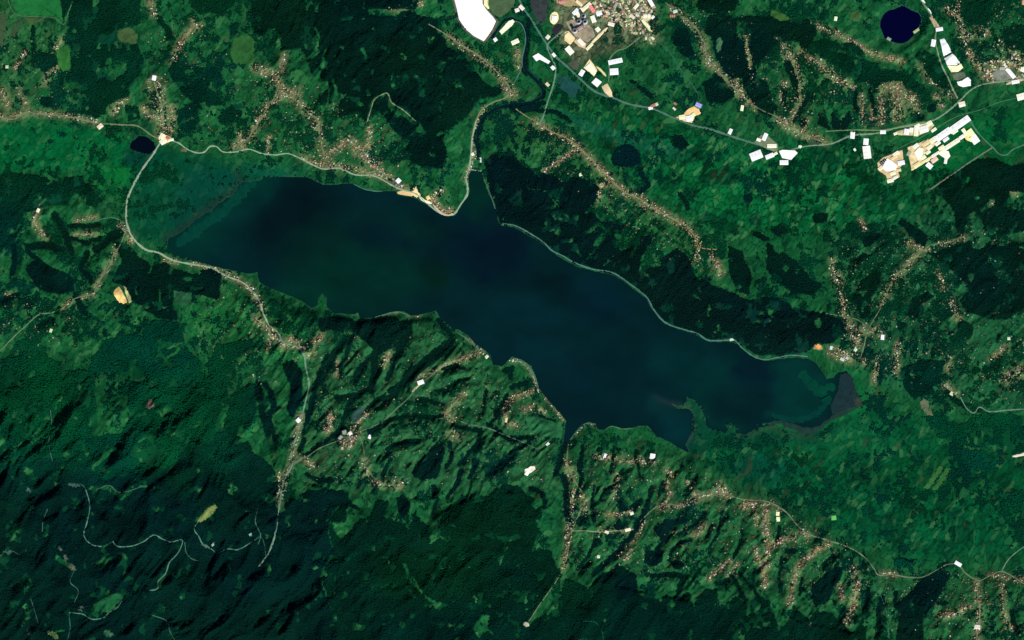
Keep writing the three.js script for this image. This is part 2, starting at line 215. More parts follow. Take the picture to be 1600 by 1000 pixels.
forest('narrow dark ravine woods on the western hills left of the causeway', 'ravine', [line(3.5, [112, 352, 138, 354, 155, 351]), line(3, [110, 372, 140, 380, 155, 372]), line(5, [45, 387, 70, 382, 98, 390]), line(5, [86, 335, 96, 352, 106, 372, 112, 395]), poly([40, 420, 60, 405, 85, 420, 110, 436, 116, 455, 92, 460, 60, 450]), line(6, [150, 392, 172, 372, 186, 366]), line(4, [45, 395, 70, 415]), line(4, [22, 385, 26, 410, 20, 425]), line(4, [135, 395, 128, 420, 140, 435]), line(5, [75, 440, 100, 450]), line(4, [0, 470, 30, 460]), line(4, [118, 460, 135, 490]), line(4, [60, 510, 80, 500])]);
forest('dark hill forest round the tan quarry south-west of the lake', 'deep', [poly([180, 376, 205, 386, 216, 400, 235, 416, 260, 410, 275, 420, 300, 430, 330, 420, 346, 430, 342, 470, 320, 462, 276, 456, 270, 476, 280, 500, 245, 496, 222, 482, 207, 466, 196, 446, 176, 440, 180, 426, 190, 410])], [line(2.5, [238, 412, 234, 425]), line(3, [273, 412, 264, 426]), blob(293, 437, 8, 4), blob(214, 456, 3, 8), line(2, [250, 452, 252, 470])]);
forest('dark ravine woods fanning out between the villages south of the lake', 'ravine', [
  line(4, [512, 556, 500, 582, 492, 610, 487, 640, 477, 672, 470, 702]), poly([443, 570, 460, 563, 473, 585, 472, 622, 460, 652, 451, 640, 456, 610, 448, 590]), line(5, [541, 528, 522, 555, 510, 575, 500, 597]), line(3, [548, 526, 543, 545, 535, 565, 532, 585]),
  line(3.5, [582, 556, 565, 572, 554, 592]), line(6, [584, 552, 586, 580, 580, 606]), line(4, [553, 617, 545, 640, 537, 660, 525, 682]), line(3, [525, 621, 555, 618, 578, 606]), line(8, [702, 538, 675, 557, 655, 575, 637, 592, 615, 615]), line(5, [615, 615, 590, 626, 574, 641]),
  line(4, [578, 674, 607, 656, 637, 650, 665, 652, 692, 649]), line(3.5, [653, 625, 672, 626, 693, 631]), line(2.5, [680, 610, 700, 607, 715, 595, 729, 592]), line(2.3, [692, 577, 712, 572, 726, 576]), line(4, [642, 518, 620, 555, 605, 592]),
  poly([545, 498, 560, 503, 580, 500, 610, 498, 642, 503, 646, 520, 620, 545, 600, 550, 585, 560, 570, 545, 560, 525, 550, 515]), poly([497, 495, 520, 495, 546, 500, 538, 520, 515, 512, 505, 520]), line(4, [604, 709, 615, 697, 632, 690, 654, 688]), poly([645, 741, 655, 720, 675, 700, 690, 690, 696, 705, 690, 726, 680, 746, 660, 752]),
  line(3, [710, 664, 735, 672, 752, 675, 748, 690, 732, 710, 718, 723]), line(3, [762, 664, 780, 675, 799, 687]), line(4, [798, 714, 780, 728, 764, 741]), line(3, [598, 741, 612, 720]), line(3, [490, 702, 515, 685, 529, 674]), line(2.5, [760, 612, 758, 640]), blob(777, 648, 6, 6), line(3, [792, 618, 782, 636]), line(3, [702, 690, 706, 712, 698, 730]), line(4, [415, 600, 430, 630, 422, 660, 432, 690]), line(5, [402, 600, 412, 640, 418, 680]), line(4, [685, 500, 702, 520, 706, 535]),
  line(3.5, [800, 606, 812, 602, 826, 598]), line(2, [845, 648, 866, 662]), line(3.5, [800, 683, 832, 684]), line(3, [800, 706, 826, 691]), line(4, [885, 692, 875, 712, 870, 742]), line(4, [790, 580, 800, 575, 796, 592]), line(3, [560, 760, 572, 745]), line(3, [745, 720, 735, 745]), poly([620, 780, 632, 772, 640, 790, 630, 812, 622, 800]), line(3, [676, 760, 682, 785, 676, 805]), line(3, [720, 735, 712, 760, 700, 780]), line(3.5, [480, 740, 500, 752, 520, 750]), line(3, [520, 784, 545, 786, 560, 795])]);
forest('thin dark ravine woods on the green slopes south-east of the inlet', 'ravine', [line(3, [910, 698, 907, 725, 912, 750]), line(4.2, [880, 745, 886, 778, 887, 812]), line(2.5, [908, 748, 902, 773]), line(2.2, [970, 751, 946, 764, 938, 780]), line(1.8, [992, 705, 998, 725, 1000, 742]), line(1.8, [976, 732, 960, 748]), line(3.6, [1018, 760, 1012, 792, 1000, 815, 985, 842, 955, 870, 927, 896]),
  poly([966, 783, 974, 785, 982, 796, 972, 800]), poly([958, 822, 970, 812, 974, 826, 962, 828]), poly([1024, 826, 1036, 815, 1060, 812, 1070, 808, 1082, 810, 1060, 820, 1048, 824, 1044, 842, 1032, 846]), line(3, [1052, 818, 1040, 842, 1025, 860]), poly([1004, 880, 1010, 862, 1035, 860, 1036, 876, 1016, 884]), line(2.6, [1078, 842, 1062, 847, 1050, 862, 1047, 876]), line(4, [1018, 898, 1045, 898, 1068, 900]), blob(1060, 884, 9, 6), line(4, [1066, 908, 1060, 932]), line(1.8, [1112, 818, 1102, 843]), line(3, [1144, 899, 1152, 918, 1163, 936]), line(2.6, [1157, 896, 1173, 920]), poly([958, 902, 995, 898, 996, 930, 965, 936]), line(3, [1138, 905, 1122, 912]), line(3, [932, 905, 955, 893]), line(2, [905, 812, 918, 802]), line(2, [1090, 742, 1070, 768]), line(2.2, [1100, 800, 1085, 822, 1060, 836]), line(2, [1130, 800, 1122, 830, 1108, 856]), line(2.2, [1160, 812, 1158, 846, 1146, 872]), line(2, [1218, 822, 1212, 846]), line(2.4, [1222, 872, 1216, 900, 1218, 926]), line(2.4, [1180, 890, 1176, 915, 1186, 938]), line(2.2, [1254, 905, 1250, 930]), line(2, [1300, 868, 1286, 884]), line(2.4, [1318, 950, 1312, 968, 1322, 985]), line(2, [1352, 866, 1346, 890]), line(2, [930, 760, 924, 790, 930, 815]), line(2.2, [960, 700, 955, 735]), line(2, [1036, 752, 1030, 775]), line(2.4, [930, 845, 918, 872, 905, 888]), line(3, [830, 760, 850, 772, 852, 790]), line(2.5, [988, 790, 1000, 780])]);
forest('dark wood blocks between the ridge lanes in the lower right corner', 'ravine', [poly([1268, 916, 1284, 900, 1312, 886, 1317, 895, 1305, 916, 1290, 942, 1273, 948]), line(4, [1376, 934, 1372, 988]), poly([1395, 946, 1425, 925, 1445, 900, 1470, 894, 1486, 899, 1472, 920, 1460, 946, 1442, 960, 1442, 1010, 1400, 1010, 1405, 962]), line(3, [1482, 882, 1470, 888, 1454, 901]), blob(1236, 861, 10, 4), poly([1404, 872, 1432, 872, 1424, 880, 1412, 888]), blob(1472, 942, 9, 4), line(4, [1580, 955, 1588, 985]), blob(1550, 982, 4, 5), line(3, [1400, 925, 1398, 940]), line(3, [1356, 920, 1352, 945])]);
forest('mid green forest at the right edge below the eastern road', 'east', [poly([1445, 652, 1465, 641, 1500, 666, 1520, 651, 1545, 644, 1600, 649, 1760, 650, 1760, 712, 1600, 704, 1576, 712, 1560, 692, 1530, 700, 1500, 692, 1465, 682]), poly([1495, 700, 1540, 706, 1560, 725, 1545, 740, 1510, 730])]);
forest('dark woods among the hamlets east of the lake end', 'plain', [poly([1405, 581, 1420, 570, 1440, 562, 1475, 565, 1470, 596, 1455, 605, 1460, 620, 1440, 616, 1430, 626, 1415, 601]), poly([1494, 516, 1500, 500, 1520, 510, 1515, 530, 1500, 536, 1490, 551, 1484, 545]), line(4, [1480, 612, 1500, 630, 1530, 640]), line(3, [1378, 565, 1374, 600]), line(4, [1345, 555, 1352, 545, 1360, 548]), blob(1378, 618, 5, 5), line(5, [1538, 578, 1552, 570]), poly([1400, 500, 1420, 510, 1405, 520])]);
forest('dark hill forest at the right edge below the straight field road', 'deep', [poly([1465, 300, 1475, 276, 1500, 264, 1530, 250, 1555, 248, 1580, 262, 1600, 255, 1760, 250, 1760, 300, 1600, 300, 1576, 300, 1570, 326, 1600, 330, 1760, 330, 1760, 360, 1600, 360, 1580, 366, 1560, 372, 1540, 360, 1536, 346, 1520, 330, 1510, 340, 1505, 366, 1494, 360, 1492, 336, 1480, 316])], [blob(1512, 280, 4, 7), line(4, [1535, 330, 1552, 312]), blob(1527, 308, 5, 4)]);
forest('dark forest block at the right edge above the east hamlets', 'deep', [poly([1448, 396, 1480, 390, 1516, 374, 1520, 390, 1560, 385, 1600, 380, 1760, 380, 1760, 490, 1600, 482, 1570, 500, 1540, 498, 1510, 486, 1500, 470, 1515, 456, 1510, 440, 1490, 425, 1465, 406])], [line(4, [1545, 400, 1555, 415, 1562, 410]), poly([1550, 425, 1565, 420, 1583, 435, 1578, 442, 1558, 435]), blob(1518, 434, 6, 7), blob(1530, 372, 8, 5)]);
forest('dark forest between two village lanes east of the lake', 'deep', [poly([1345, 441, 1360, 425, 1378, 424, 1373, 446, 1360, 466, 1358, 496, 1345, 496, 1334, 466]), poly([1420, 492, 1425, 465, 1450, 455, 1459, 465, 1440, 476, 1435, 497])]);
forest('dark wood on the hillside above the eastern lake road', 'deep', [poly([1198, 380, 1215, 395, 1240, 405, 1260, 430, 1282, 446, 1272, 462, 1240, 458, 1215, 442, 1198, 420]), poly([1140, 385, 1160, 395, 1172, 430, 1170, 460, 1150, 455, 1138, 420])], [blob(1228, 420, 5, 6), blob(1245, 425, 4, 6)]);
forest('dark wet thicket strips in the meadow south of the lake', 'east', [line(4, [1350, 796, 1351, 846]), poly([1418, 766, 1428, 760, 1440, 770, 1426, 776]), poly([1560, 775, 1600, 768, 1760, 770, 1760, 796, 1570, 797]), blob(1333, 712, 9, 6), blob(1234, 752, 12, 5), line(4, [1365, 670, 1385, 680]), blob(1412, 880, 14, 6)]);

// ---------------------------------------------------------------- settlements: [label, lanes and clusters, houses per 100 m square, share of red roofs]
const villages = [];
function village(label, shapes, density = 0.075, red = 0.6, big = 1) { for (const s of shapes) if (s.line && s.r > 2) s.r = s.r * 1.3 + 0.4; villages.push({ label, shapes, density, red, big, homes: [] }); }
village('roadside houses at the far left end of the western valley road', [line(4, [-40, 180, 0, 182, 20, 183, 44, 175]), line(6, [5, 145, 12, 165])], 0.06);
village('tight red-roofed hamlet in the fields at the left edge', [line(2.5, [23, 107, 32, 94, 39, 82])], 0.16, 0.9);
village('row of roadside houses on the western valley road before the pond', [line(3.5, [58, 177, 90, 179, 112, 182, 150, 192])], 0.07);
village('scattered houses on the slope north of the causeway junction', [line(10, [243, 130, 248, 160, 255, 185, 256, 208]), line(5, [225, 170, 240, 185]), line(4, [270, 170, 268, 200])], 0.055, 0.5);
village('small pale hamlet west of the junction beside the valley road', [line(4, [178, 175, 182, 165, 196, 156])], 0.08, 0.3);
village('houses along the winding lane at the top left between dark woods', [line(4, [270, 96, 285, 62, 300, 45, 312, 40]), line(4, [234, 0, 240, 22]), line(3, [300, 30, 305, 42])], 0.06);
village('scattered houses on the two lanes in the left-edge fields', [line(4, [70, 130, 76, 112, 88, 105]), line(4, [30, 140, 40, 165]), line(3, [86, 80, 96, 62])], 0.04);
village('dense ribbon village on the hillside north of the lake west end', [line(5, [400, 106, 425, 116, 445, 146, 462, 157, 480, 176, 496, 186, 500, 210, 506, 240, 514, 256]), line(4, [404, 186, 420, 165, 442, 148]), line(4, [445, 84, 440, 112]), line(5, [440, 140, 465, 145])], 0.085, 0.65);
village('pale roofed houses climbing the lanes above the north shore road', [line(4, [410, 180, 402, 195, 388, 216, 364, 230]), line(3, [420, 215, 418, 235]), line(3, [375, 208, 380, 232])], 0.07, 0.5);
village('red-roofed houses on the looping lane above the lake beach', [line(5, [520, 236, 546, 218, 570, 240, 590, 258]), line(3.5, [577, 200, 575, 230]), line(4, [553, 232, 585, 262]), line(4, [575, 255, 610, 278])], 0.085);
village('houses strung along the north shore road above the lake', [line(3.5, [470, 246, 510, 260, 545, 262, 590, 273, 620, 289, 645, 298])], 0.08, 0.5);
village('tight cluster of houses on the point beside the dam bay', [line(3.5, [672, 312, 690, 328, 706, 330]), line(3, [676, 312, 684, 300, 692, 298])], 0.13, 0.6);
village('houses along the river road above the dam', [line(2.5, [741, 245, 743, 207, 749, 186, 758, 168]), line(3, [735, 262, 728, 280])], 0.08, 0.35);
village('roadside village below the white pond leading to the river bend', [line(4, [700, 56, 726, 76, 752, 92, 777, 112, 786, 126]), line(7, [788, 130, 800, 146]), line(4, [808, 80, 812, 105])], 0.085);
village('long red-roofed ridge village running down the north-east side of the lake', [line(4.5, [836, 190, 860, 205, 886, 216, 916, 241, 926, 251, 950, 276, 975, 300, 1000, 311, 1022, 326, 1046, 339, 1075, 356, 1086, 371, 1093, 386]), line(3, [850, 268, 872, 252, 892, 240, 902, 226]), line(3, [935, 310, 938, 290, 950, 285]), line(4, [1090, 386, 1088, 406]), line(3, [1000, 300, 1005, 325]), line(5, [1112, 398, 1125, 425])], 0.1, 0.65);
village('ridge village winding down between dark woods in the north-east', [line(4.5, [1050, 12, 1068, 28, 1086, 42, 1099, 66, 1106, 96, 1126, 116, 1146, 136, 1166, 156, 1186, 170]), line(4, [1148, 120, 1158, 150]), line(3, [1165, 60, 1170, 100, 1175, 130])], 0.085, 0.5);
village('hill village with forking lanes above the eastern valley road', [line(6, [1222, 66, 1240, 100, 1248, 130, 1250, 158, 1240, 184]), line(5, [1250, 80, 1280, 100, 1302, 120, 1330, 136]), line(4, [1225, 130, 1222, 170])], 0.07, 0.5);
village('houses along the lane that runs into the eastern main road', [line(5, [1214, 183, 1236, 201, 1262, 213, 1290, 222]), line(3, [1262, 185, 1252, 202])], 0.075);
village('string of houses on the lane left of the round dark lake', [line(3.5, [1270, 38, 1300, 50, 1332, 66, 1366, 86, 1410, 96])], 0.07);
village('dense garden suburb of red roofs north of the industrial estate', [line(9, [1385, 138, 1402, 136, 1402, 180]), line(8, [1420, 148, 1430, 166]), line(4, [1376, 150, 1378, 190]), line(4, [1362, 170, 1366, 195]), line(3, [1346, 150, 1350, 190])], 0.08, 0.75);
village('houses along the upper right road between white quarry and dark wood', [line(4.5, [1478, 14, 1500, 30, 1504, 60, 1516, 86, 1532, 106]), line(5, [1512, 56, 1540, 51]), line(4, [1500, 0, 1496, 20])], 0.085);
village('town quarter of pale and red roofs at the upper right edge', [poly([1530, 100, 1560, 92, 1600, 88, 1640, 100, 1640, 124, 1560, 128, 1535, 125]), line(4, [1563, 66, 1584, 84, 1600, 98])], 0.06, 0.3, 1.6);
village('houses on the lanes under the wood beside the quarry strip', [line(5, [1440, 100, 1450, 122, 1470, 132, 1487, 150]), line(4, [1462, 150, 1470, 165])], 0.07, 0.5);
village('small cluster of red roofs where the causeway road forks', [line(5, [189, 352, 198, 366, 204, 374])], 0.14, 0.75);
village('houses along the lane going south-west from the causeway fork', [line(3, [182, 386, 176, 405, 165, 425, 154, 442, 150, 448]), line(2.5, [145, 460, 112, 468, 98, 482])], 0.08);
village('scattered farmsteads on the hills left of the causeway', [line(3, [60, 324, 55, 346]), line(2.5, [116, 367, 152, 364]), line(2.5, [120, 345, 150, 338]), line(3, [10, 461, 22, 460]), line(4, [55, 350, 70, 370])], 0.05);
village('houses along the south-west lake road', [line(4, [338, 422, 370, 436, 395, 455, 410, 482]), line(3, [258, 406, 275, 410]), line(3, [300, 412, 330, 418])], 0.08, 0.5);
village('red-roofed village around the bend of the southern valley road', [line(5, [402, 498, 422, 516, 446, 541]), line(6, [455, 533, 476, 542, 486, 552]), line(4, [486, 540, 502, 524]), line(3, [425, 525, 420, 545])], 0.09, 0.75);
village('houses down the southern valley road beside the dark mountain', [line(3.5, [470, 650, 461, 690, 456, 720, 444, 752, 436, 790]), line(4, [470, 716, 490, 728]), line(3, [438, 740, 432, 775])], 0.08, 0.6);
village('compact village of red and grey roofs on the southern plateau', [poly([530, 690, 545, 672, 560, 660, 566, 676, 548, 700, 534, 702]), line(4, [562, 658, 576, 640]), line(5, [512, 672, 518, 648])], 0.15, 0.6);
village('loose farmsteads on the spurs south of the lake', [line(3, [526, 566, 526, 588]), line(3.5, [600, 570, 608, 550]), line(3, [650, 590, 680, 580, 705, 566, 740, 556]), line(6, [698, 645, 708, 654]), line(5, [705, 678, 715, 685]), line(4, [570, 720, 575, 745]), line(4, [705, 635, 725, 615]), line(4, [720, 560, 750, 552]), line(5, [585, 755, 625, 758])], 0.05, 0.6);
village('ridge hamlets on the round headland south of the lake', [line(4, [789, 650, 796, 626, 812, 616, 830, 612]), line(3, [818, 640, 835, 634, 850, 644]), line(3, [792, 662, 806, 664])], 0.09, 0.65);
village('holiday cabins lining the headland shore of the lake', [line(2, [796, 562, 812, 563, 826, 574, 836, 594, 842, 612]), line(1.5, [852, 622, 868, 640, 880, 656]), line(1.6, [890, 684, 904, 672, 912, 664]), line(1.6, [732, 530, 756, 550]), line(1.6, [640, 492, 655, 494]), line(1.6, [600, 490, 622, 487]), line(2, [918, 659, 930, 664])], 0.1, 0.05);
village('village lanes on the green slopes south-east of the inlet', [line(5, [884, 722, 895, 746]), line(3.5, [888, 826, 886, 858, 880, 886]), line(4, [898, 768, 914, 782, 912, 800]), line(4, [893, 775, 890, 822]), line(3.5, [930, 714, 970, 718, 1020, 722]), line(4, [1042, 736, 1048, 742]), line(4, [965, 745, 960, 775])], 0.075, 0.55);
village('houses along the main road across the south-eastern ridge', [line(3.5, [1030, 792, 1062, 789, 1100, 776, 1130, 768]), line(5, [1124, 758, 1136, 775]), line(5, [1160, 790, 1182, 784]), line(3, [1042, 752, 1046, 776, 1036, 788]), line(3, [1075, 752, 1088, 775]), line(4, [1205, 786, 1215, 796])], 0.09, 0.65);
village('red-roofed lanes hanging south from the main ridge road', [line(4, [1196, 790, 1196, 820, 1200, 850, 1197, 885]), line(3, [1180, 860, 1193, 890, 1194, 918]), line(3, [1178, 790, 1182, 820]), line(4, [1210, 850, 1240, 838]), line(3, [1140, 876, 1125, 888, 1108, 904]), line(2.5, [1152, 880, 1138, 900]), line(4, [1085, 835, 1100, 822])], 0.085, 0.8);
village('farmsteads on the slopes either side of the dark wooded gully', [line(3, [964, 868, 974, 856]), line(3, [978, 872, 985, 860]), line(2.5, [938, 830, 985, 828]), line(4, [950, 805, 985, 800]), line(3, [990, 845, 1005, 815])], 0.06, 0.5);
village('pair of red-roofed spur lanes in the lower right', [line(3.5, [1294, 848, 1266, 868, 1247, 885, 1240, 905, 1234, 942]), line(4, [1335, 888, 1339, 912, 1333, 945, 1322, 975]), line(4, [1252, 830, 1262, 836]), line(3, [1312, 915, 1315, 935]), line(3, [1255, 978, 1265, 975])], 0.095, 0.8);
village('houses on the lanes in the lower right corner', [line(4, [1472, 962, 1492, 958, 1512, 948]), line(4, [1527, 908, 1530, 950, 1526, 1000]), line(3, [1566, 912, 1566, 950, 1574, 975, 1590, 986]), line(3, [1375, 895, 1400, 898]), line(3, [1545, 898, 1600, 905])], 0.075, 0.7);
village('sprawling hamlets on the low hills beyond the east end of the lake', [line(4, [1310, 432, 1316, 460, 1320, 492]), line(7, [1325, 505, 1340, 535]), line(5, [1350, 515, 1378, 522]), line(3.5, [1372, 560, 1366, 596]), line(3.5, [1402, 540, 1400, 580]), line(4, [1345, 555, 1352, 566]), line(7, [1300, 550, 1330, 560])], 0.085, 0.5);
village('houses along the hill lane north-east of the lake end', [line(4, [1378, 476, 1386, 455, 1402, 428, 1432, 400]), line(4, [1470, 382, 1506, 370]), line(3, [1300, 405, 1305, 440]), line(3, [1345, 345, 1352, 360]), line(5, [1420, 380, 1445, 392]), line(4, [1465, 425, 1475, 450])], 0.075, 0.55);
village('scattered houses at the right edge near the dark forest blocks', [line(3, [1552, 318, 1542, 340]), line(3, [1567, 294, 1586, 302]), line(3, [1484, 558, 1480, 578]), line(4, [1478, 602, 1492, 616]), line(8, [1575, 590, 1595, 580]), line(4, [1550, 560, 1570, 545]), line(5, [1488, 470, 1495, 495])], 0.06, 0.55);
village('dense town streets of pale and red roofs around the power station', [poly([858, -30, 1010, -30, 1022, 12, 1000, 40, 985, 30, 960, 44, 950, 30, 930, 22, 915, 8, 880, 4]), line(6, [1000, 40, 1020, 60]), poly([960, 25, 1000, 25, 1012, 50, 990, 52, 975, 45])], 0.085, 0.35, 1.9);
village('scattered houses north-west of the white pond', [line(4, [600, 6, 615, 14, 640, 8, 658, 4])], 0.06, 0.5);
village('lone farmhouses scattered over the north-western fields', [poly([0, 60, 110, 60, 130, 170, 0, 176]), poly([230, 20, 400, 60, 420, 230, 280, 228, 230, 130])], 0.013, 0.45);
village('lone farmhouses scattered over the slopes between ribbon village and shore', [poly([390, 90, 500, 130, 600, 190, 640, 260, 600, 285, 480, 250, 390, 220])], 0.03, 0.5);
village('lone farmhouses scattered over the spurs south of the lake', [poly([480, 520, 690, 505, 860, 660, 870, 750, 480, 760])], 0.018, 0.5);
village('lone farmhouses scattered over the south-eastern ridges', [poly([880, 690, 1060, 720, 1330, 850, 1340, 950, 1150, 900, 900, 890])], 0.026, 0.6);
village('lone farmhouses scattered over the hills beyond the lake end', [poly([1290, 390, 1480, 360, 1600, 330, 1600, 630, 1480, 630, 1320, 560])], 0.022, 0.45);
village('lone farmhouses scattered between the north-eastern lanes', [poly([1040, 0, 1160, 20, 1340, 120, 1440, 130, 1440, 185, 1280, 212, 1180, 165, 1100, 110])], 0.022, 0.5);
village('lone farmhouses scattered in the lower right fields', [poly([1340, 890, 1600, 900, 1600, 1000, 1400, 1000])], 0.03, 0.6);
village('lone farmhouses scattered below the north-east ridge village', [poly([800, 180, 900, 230, 1010, 320, 1100, 400, 1120, 440, 1000, 380, 860, 270])], 0.03, 0.5);
village('lone farmhouses scattered on the south-west lake hills', [poly([330, 430, 420, 480, 480, 560, 420, 610, 300, 530]), poly([0, 470, 120, 480, 120, 540, 0, 540])], 0.018, 0.5);
village('lone farmhouses scattered at the upper right around the quarry lane', [poly([1480, 0, 1600, 0, 1600, 90, 1530, 90])], 0.03, 0.5);

// ---------------------------------------------------------------- lanes and roads: [name, label, width in m, tone, points]
const roads = [];
function road(name, label, width, color, ...pts) { roads.push({ name, label, width, color, pts: curve(pairs(...pts)) }); }
const PALE = [150, 172, 138], GREY = [84, 122, 104], EARTH = [124, 130, 96], DIM = [52, 98, 80];
road('causeway_road', 'pale causeway road curving across the western marsh to the lake corner', 24, PALE, [253, 219, 246, 230, 240, 240, 222, 265, 208, 290, 199, 312, 197, 335, 198, 350]);
road('valley_road', 'western valley road running to the causeway junction', 15, EARTH, [-150, 190, -40, 186, 0, 184, 22, 186, 40, 176, 60, 178, 110, 183, 150, 192, 190, 195, 215, 197, 238, 212, 250, 217]);
road('shore_road', 'pale shore road along the north-west side of the lake', 17, PALE, [266, 219, 280, 224, 292, 233, 310, 239, 320, 237, 328, 229, 338, 229, 348, 237, 370, 237, 388, 233, 410, 240, 430, 242, 450, 240, 470, 248, 490, 258, 505, 264, 530, 263, 555, 273, 585, 275, 610, 288, 622, 294, 650, 302]);
road('lake_road', 'pale road round the south-west corner of the lake', 20, PALE, [198, 350, 205, 368, 218, 383, 230, 391, 248, 395, 262, 403, 275, 408, 300, 413, 330, 419, 340, 424, 355, 432, 380, 442, 395, 457, 405, 470, 412, 490, 420, 508]);
road('valley_road', 'southern valley road climbing below the dark mountain', 18, [110, 142, 118], [420, 508, 435, 520, 443, 535, 460, 540, 474, 552, 478, 575, 483, 600, 478, 625, 472, 650, 463, 685, 455, 710, 457, 725, 445, 750, 437, 790, 432, 830, 420, 865, 405, 885]);
road('shore_road', 'thin pale shore road along the dark north-east side of the lake', 13, [84, 128, 114], [785, 350, 800, 351, 815, 357, 832, 367, 850, 379, 862, 391, 880, 400, 895, 409, 925, 420, 955, 425, 970, 433, 985, 444, 1000, 455, 1012, 466, 1020, 481, 1033, 498, 1045, 507, 1070, 515, 1090, 521, 1105, 531, 1125, 532, 1148, 532, 1160, 544, 1178, 557, 1195, 562, 1212, 559, 1235, 555, 1262, 557]);
road('dam_road', 'pale road along the point and past the dam bay', 20, PALE, [650, 302, 664, 314, 682, 329, 694, 335, 708, 335, 720, 319, 730, 303, 730, 289, 728, 278, 733, 262, 736, 240, 738, 215, 744, 188]);
road('river_road', 'road beside the winding river up to the bend village', 15, EARTH, [744, 188, 752, 172, 770, 160, 790, 152, 797, 140, 788, 126, 772, 108, 752, 90, 720, 70, 700, 56, 670, 38]);
road('main_road', 'straight grey main road through the green valley past the white halls', 22, GREY, [805, -20, 815, 8, 830, 30, 845, 55, 855, 70, 868, 88, 885, 103, 905, 122, 930, 143, 955, 152, 985, 163, 1020, 170, 1050, 183, 1080, 195, 1110, 202, 1140, 212, 1165, 220, 1196, 229]);
road('link_road', 'pale road crossing the green valley from town to the ridge village', 18, [104, 146, 116], [880, 48, 868, 58, 855, 71, 862, 90, 868, 105, 865, 130, 856, 158, 848, 184, 842, 195]);
road('country_road', 'diagonal road south-east of the town through the valley fields', 12, DIM, [968, -20, 985, 15, 1005, 38, 1020, 58, 1045, 80, 1060, 103, 1080, 130, 1090, 146]);
road('access_road', 'curving access road to the white halls south of the town', 14, [110, 140, 100], [1000, 58, 978, 75, 965, 79, 953, 92, 952, 112, 951, 128]);
road('river_track', 'track along the river west of the town', 12, GREY, [802, 32, 813, 36, 820, 50, 821, 65, 816, 90, 815, 106, 803, 130]);
road('main_road', 'eastern main road from the right edge towards the white halls', 17, [126, 150, 120], [1760, 110, 1600, 122, 1580, 126, 1560, 128, 1532, 133, 1515, 142, 1502, 155, 1490, 166, 1475, 178, 1462, 186, 1445, 192, 1400, 200, 1370, 208, 1330, 212, 1300, 224, 1262, 228, 1236, 234]);
road('quarry_road', 'pale road down the west side of the white quarry strip', 16, [130, 150, 116], [1430, -20, 1440, 2, 1450, 16, 1457, 28, 1463, 42, 1461, 62, 1465, 82, 1472, 104, 1481, 122, 1489, 140, 1496, 154]);
road('estate_road', 'straight road behind the eastern industrial estate', 13, [84, 130, 100], [1513, 184, 1527, 206, 1540, 220, 1551, 230, 1562, 241, 1572, 242, 1582, 234, 1600, 226]);
road('field_road', 'dead straight pale field road at the right leading south-west', 16, [120, 128, 108], [1550, 231, 1520, 250, 1490, 271, 1462, 290, 1452, 297]);
road('railway', 'thin straight line crossing the green plain at the right edge', 10, [70, 120, 84], [1600, 150, 1560, 160, 1530, 172, 1495, 182, 1440, 214, 1395, 236]);
road('ridge_road', 'village road along the north-east ridge of the lake', 10, [150, 140, 100], [806, 170, 820, 180, 836, 190, 860, 205, 886, 216, 916, 241, 926, 251, 950, 276, 975, 300, 1000, 311, 1022, 326, 1046, 339, 1075, 356, 1086, 371, 1093, 386, 1120, 390]);
road('ridge_road', 'village road down the north-east ridge between dark woods', 9, [118, 126, 94], [1040, 4, 1068, 28, 1086, 42, 1099, 66, 1106, 96, 1126, 116, 1146, 136, 1166, 156, 1190, 172, 1214, 183, 1236, 201, 1262, 213, 1290, 224]);
road('ridge_road', 'plateau road leading from the south villages up to the headland', 13, [96, 122, 88], [457, 724, 476, 716, 500, 700, 530, 688, 560, 674, 580, 668, 600, 656, 618, 640, 640, 620, 650, 606, 664, 594, 682, 580]);
road('main_road', 'ridge road across the south-eastern villages to the lower right', 12, [116, 130, 98], [1000, 815, 1015, 800, 1027, 791, 1045, 788, 1075, 790, 1110, 775, 1130, 772, 1160, 780, 1200, 784, 1228, 800, 1245, 820, 1260, 833, 1300, 846, 1330, 857, 1350, 870, 1365, 888, 1372, 898, 1390, 897, 1420, 902, 1440, 902, 1465, 890, 1480, 882, 1497, 882, 1508, 895, 1530, 907, 1545, 900, 1565, 893, 1600, 912]);
road('lane', 'lane dropping from the ridge road to the bottom edge', 11, DIM, [1372, 898, 1373, 920, 1384, 955, 1388, 990, 1390, 1020]);
road('lane', 'lane running south through the lower right corner hamlet', 13, [130, 130, 100], [1530, 907, 1527, 920, 1530, 960, 1525, 1000, 1524, 1030]);
road('lane', 'lane leaving the lower right ridge road for the right edge', 11, [110, 140, 110], [1565, 893, 1575, 875, 1596, 857, 1620, 845]);
road('lane', 'short straight lane between the green slopes and the gully', 12, [140, 150, 110], [892, 829, 915, 829, 940, 831, 960, 829, 990, 827]);
road('lane', 'lane going straight up to the hamlet north of the junction', 12, [120, 140, 96], [241, 128, 247, 148, 254, 170, 255, 190, 255, 214]);
road('lane', 'lane bending through the forest north of the lake', 12, [130, 148, 110], [574, 190, 580, 170, 585, 156, 595, 149, 605, 146, 612, 160, 630, 172, 650, 190]);
road('lane', 'lane through the light green fields at the top left', 11, [70, 120, 80], [10, -20, 14, 5, 25, 22, 60, 26, 85, 28, 100, 38, 106, 22, 114, 2]);
road('mountain_track', 'pale mountain track bending across the dark south-west forest', 11, [90, 134, 114], [135, 762, 142, 790, 138, 815, 133, 836, 145, 850, 160, 853]);
road('mountain_track', 'pale zigzag mountain track above the south-west green clearing', 11, [90, 134, 114], [178, 845, 184, 852, 208, 852, 226, 845, 242, 835, 256, 842, 268, 846, 286, 843, 280, 862, 266, 878, 260, 895, 248, 908, 248, 918, 230, 922]);
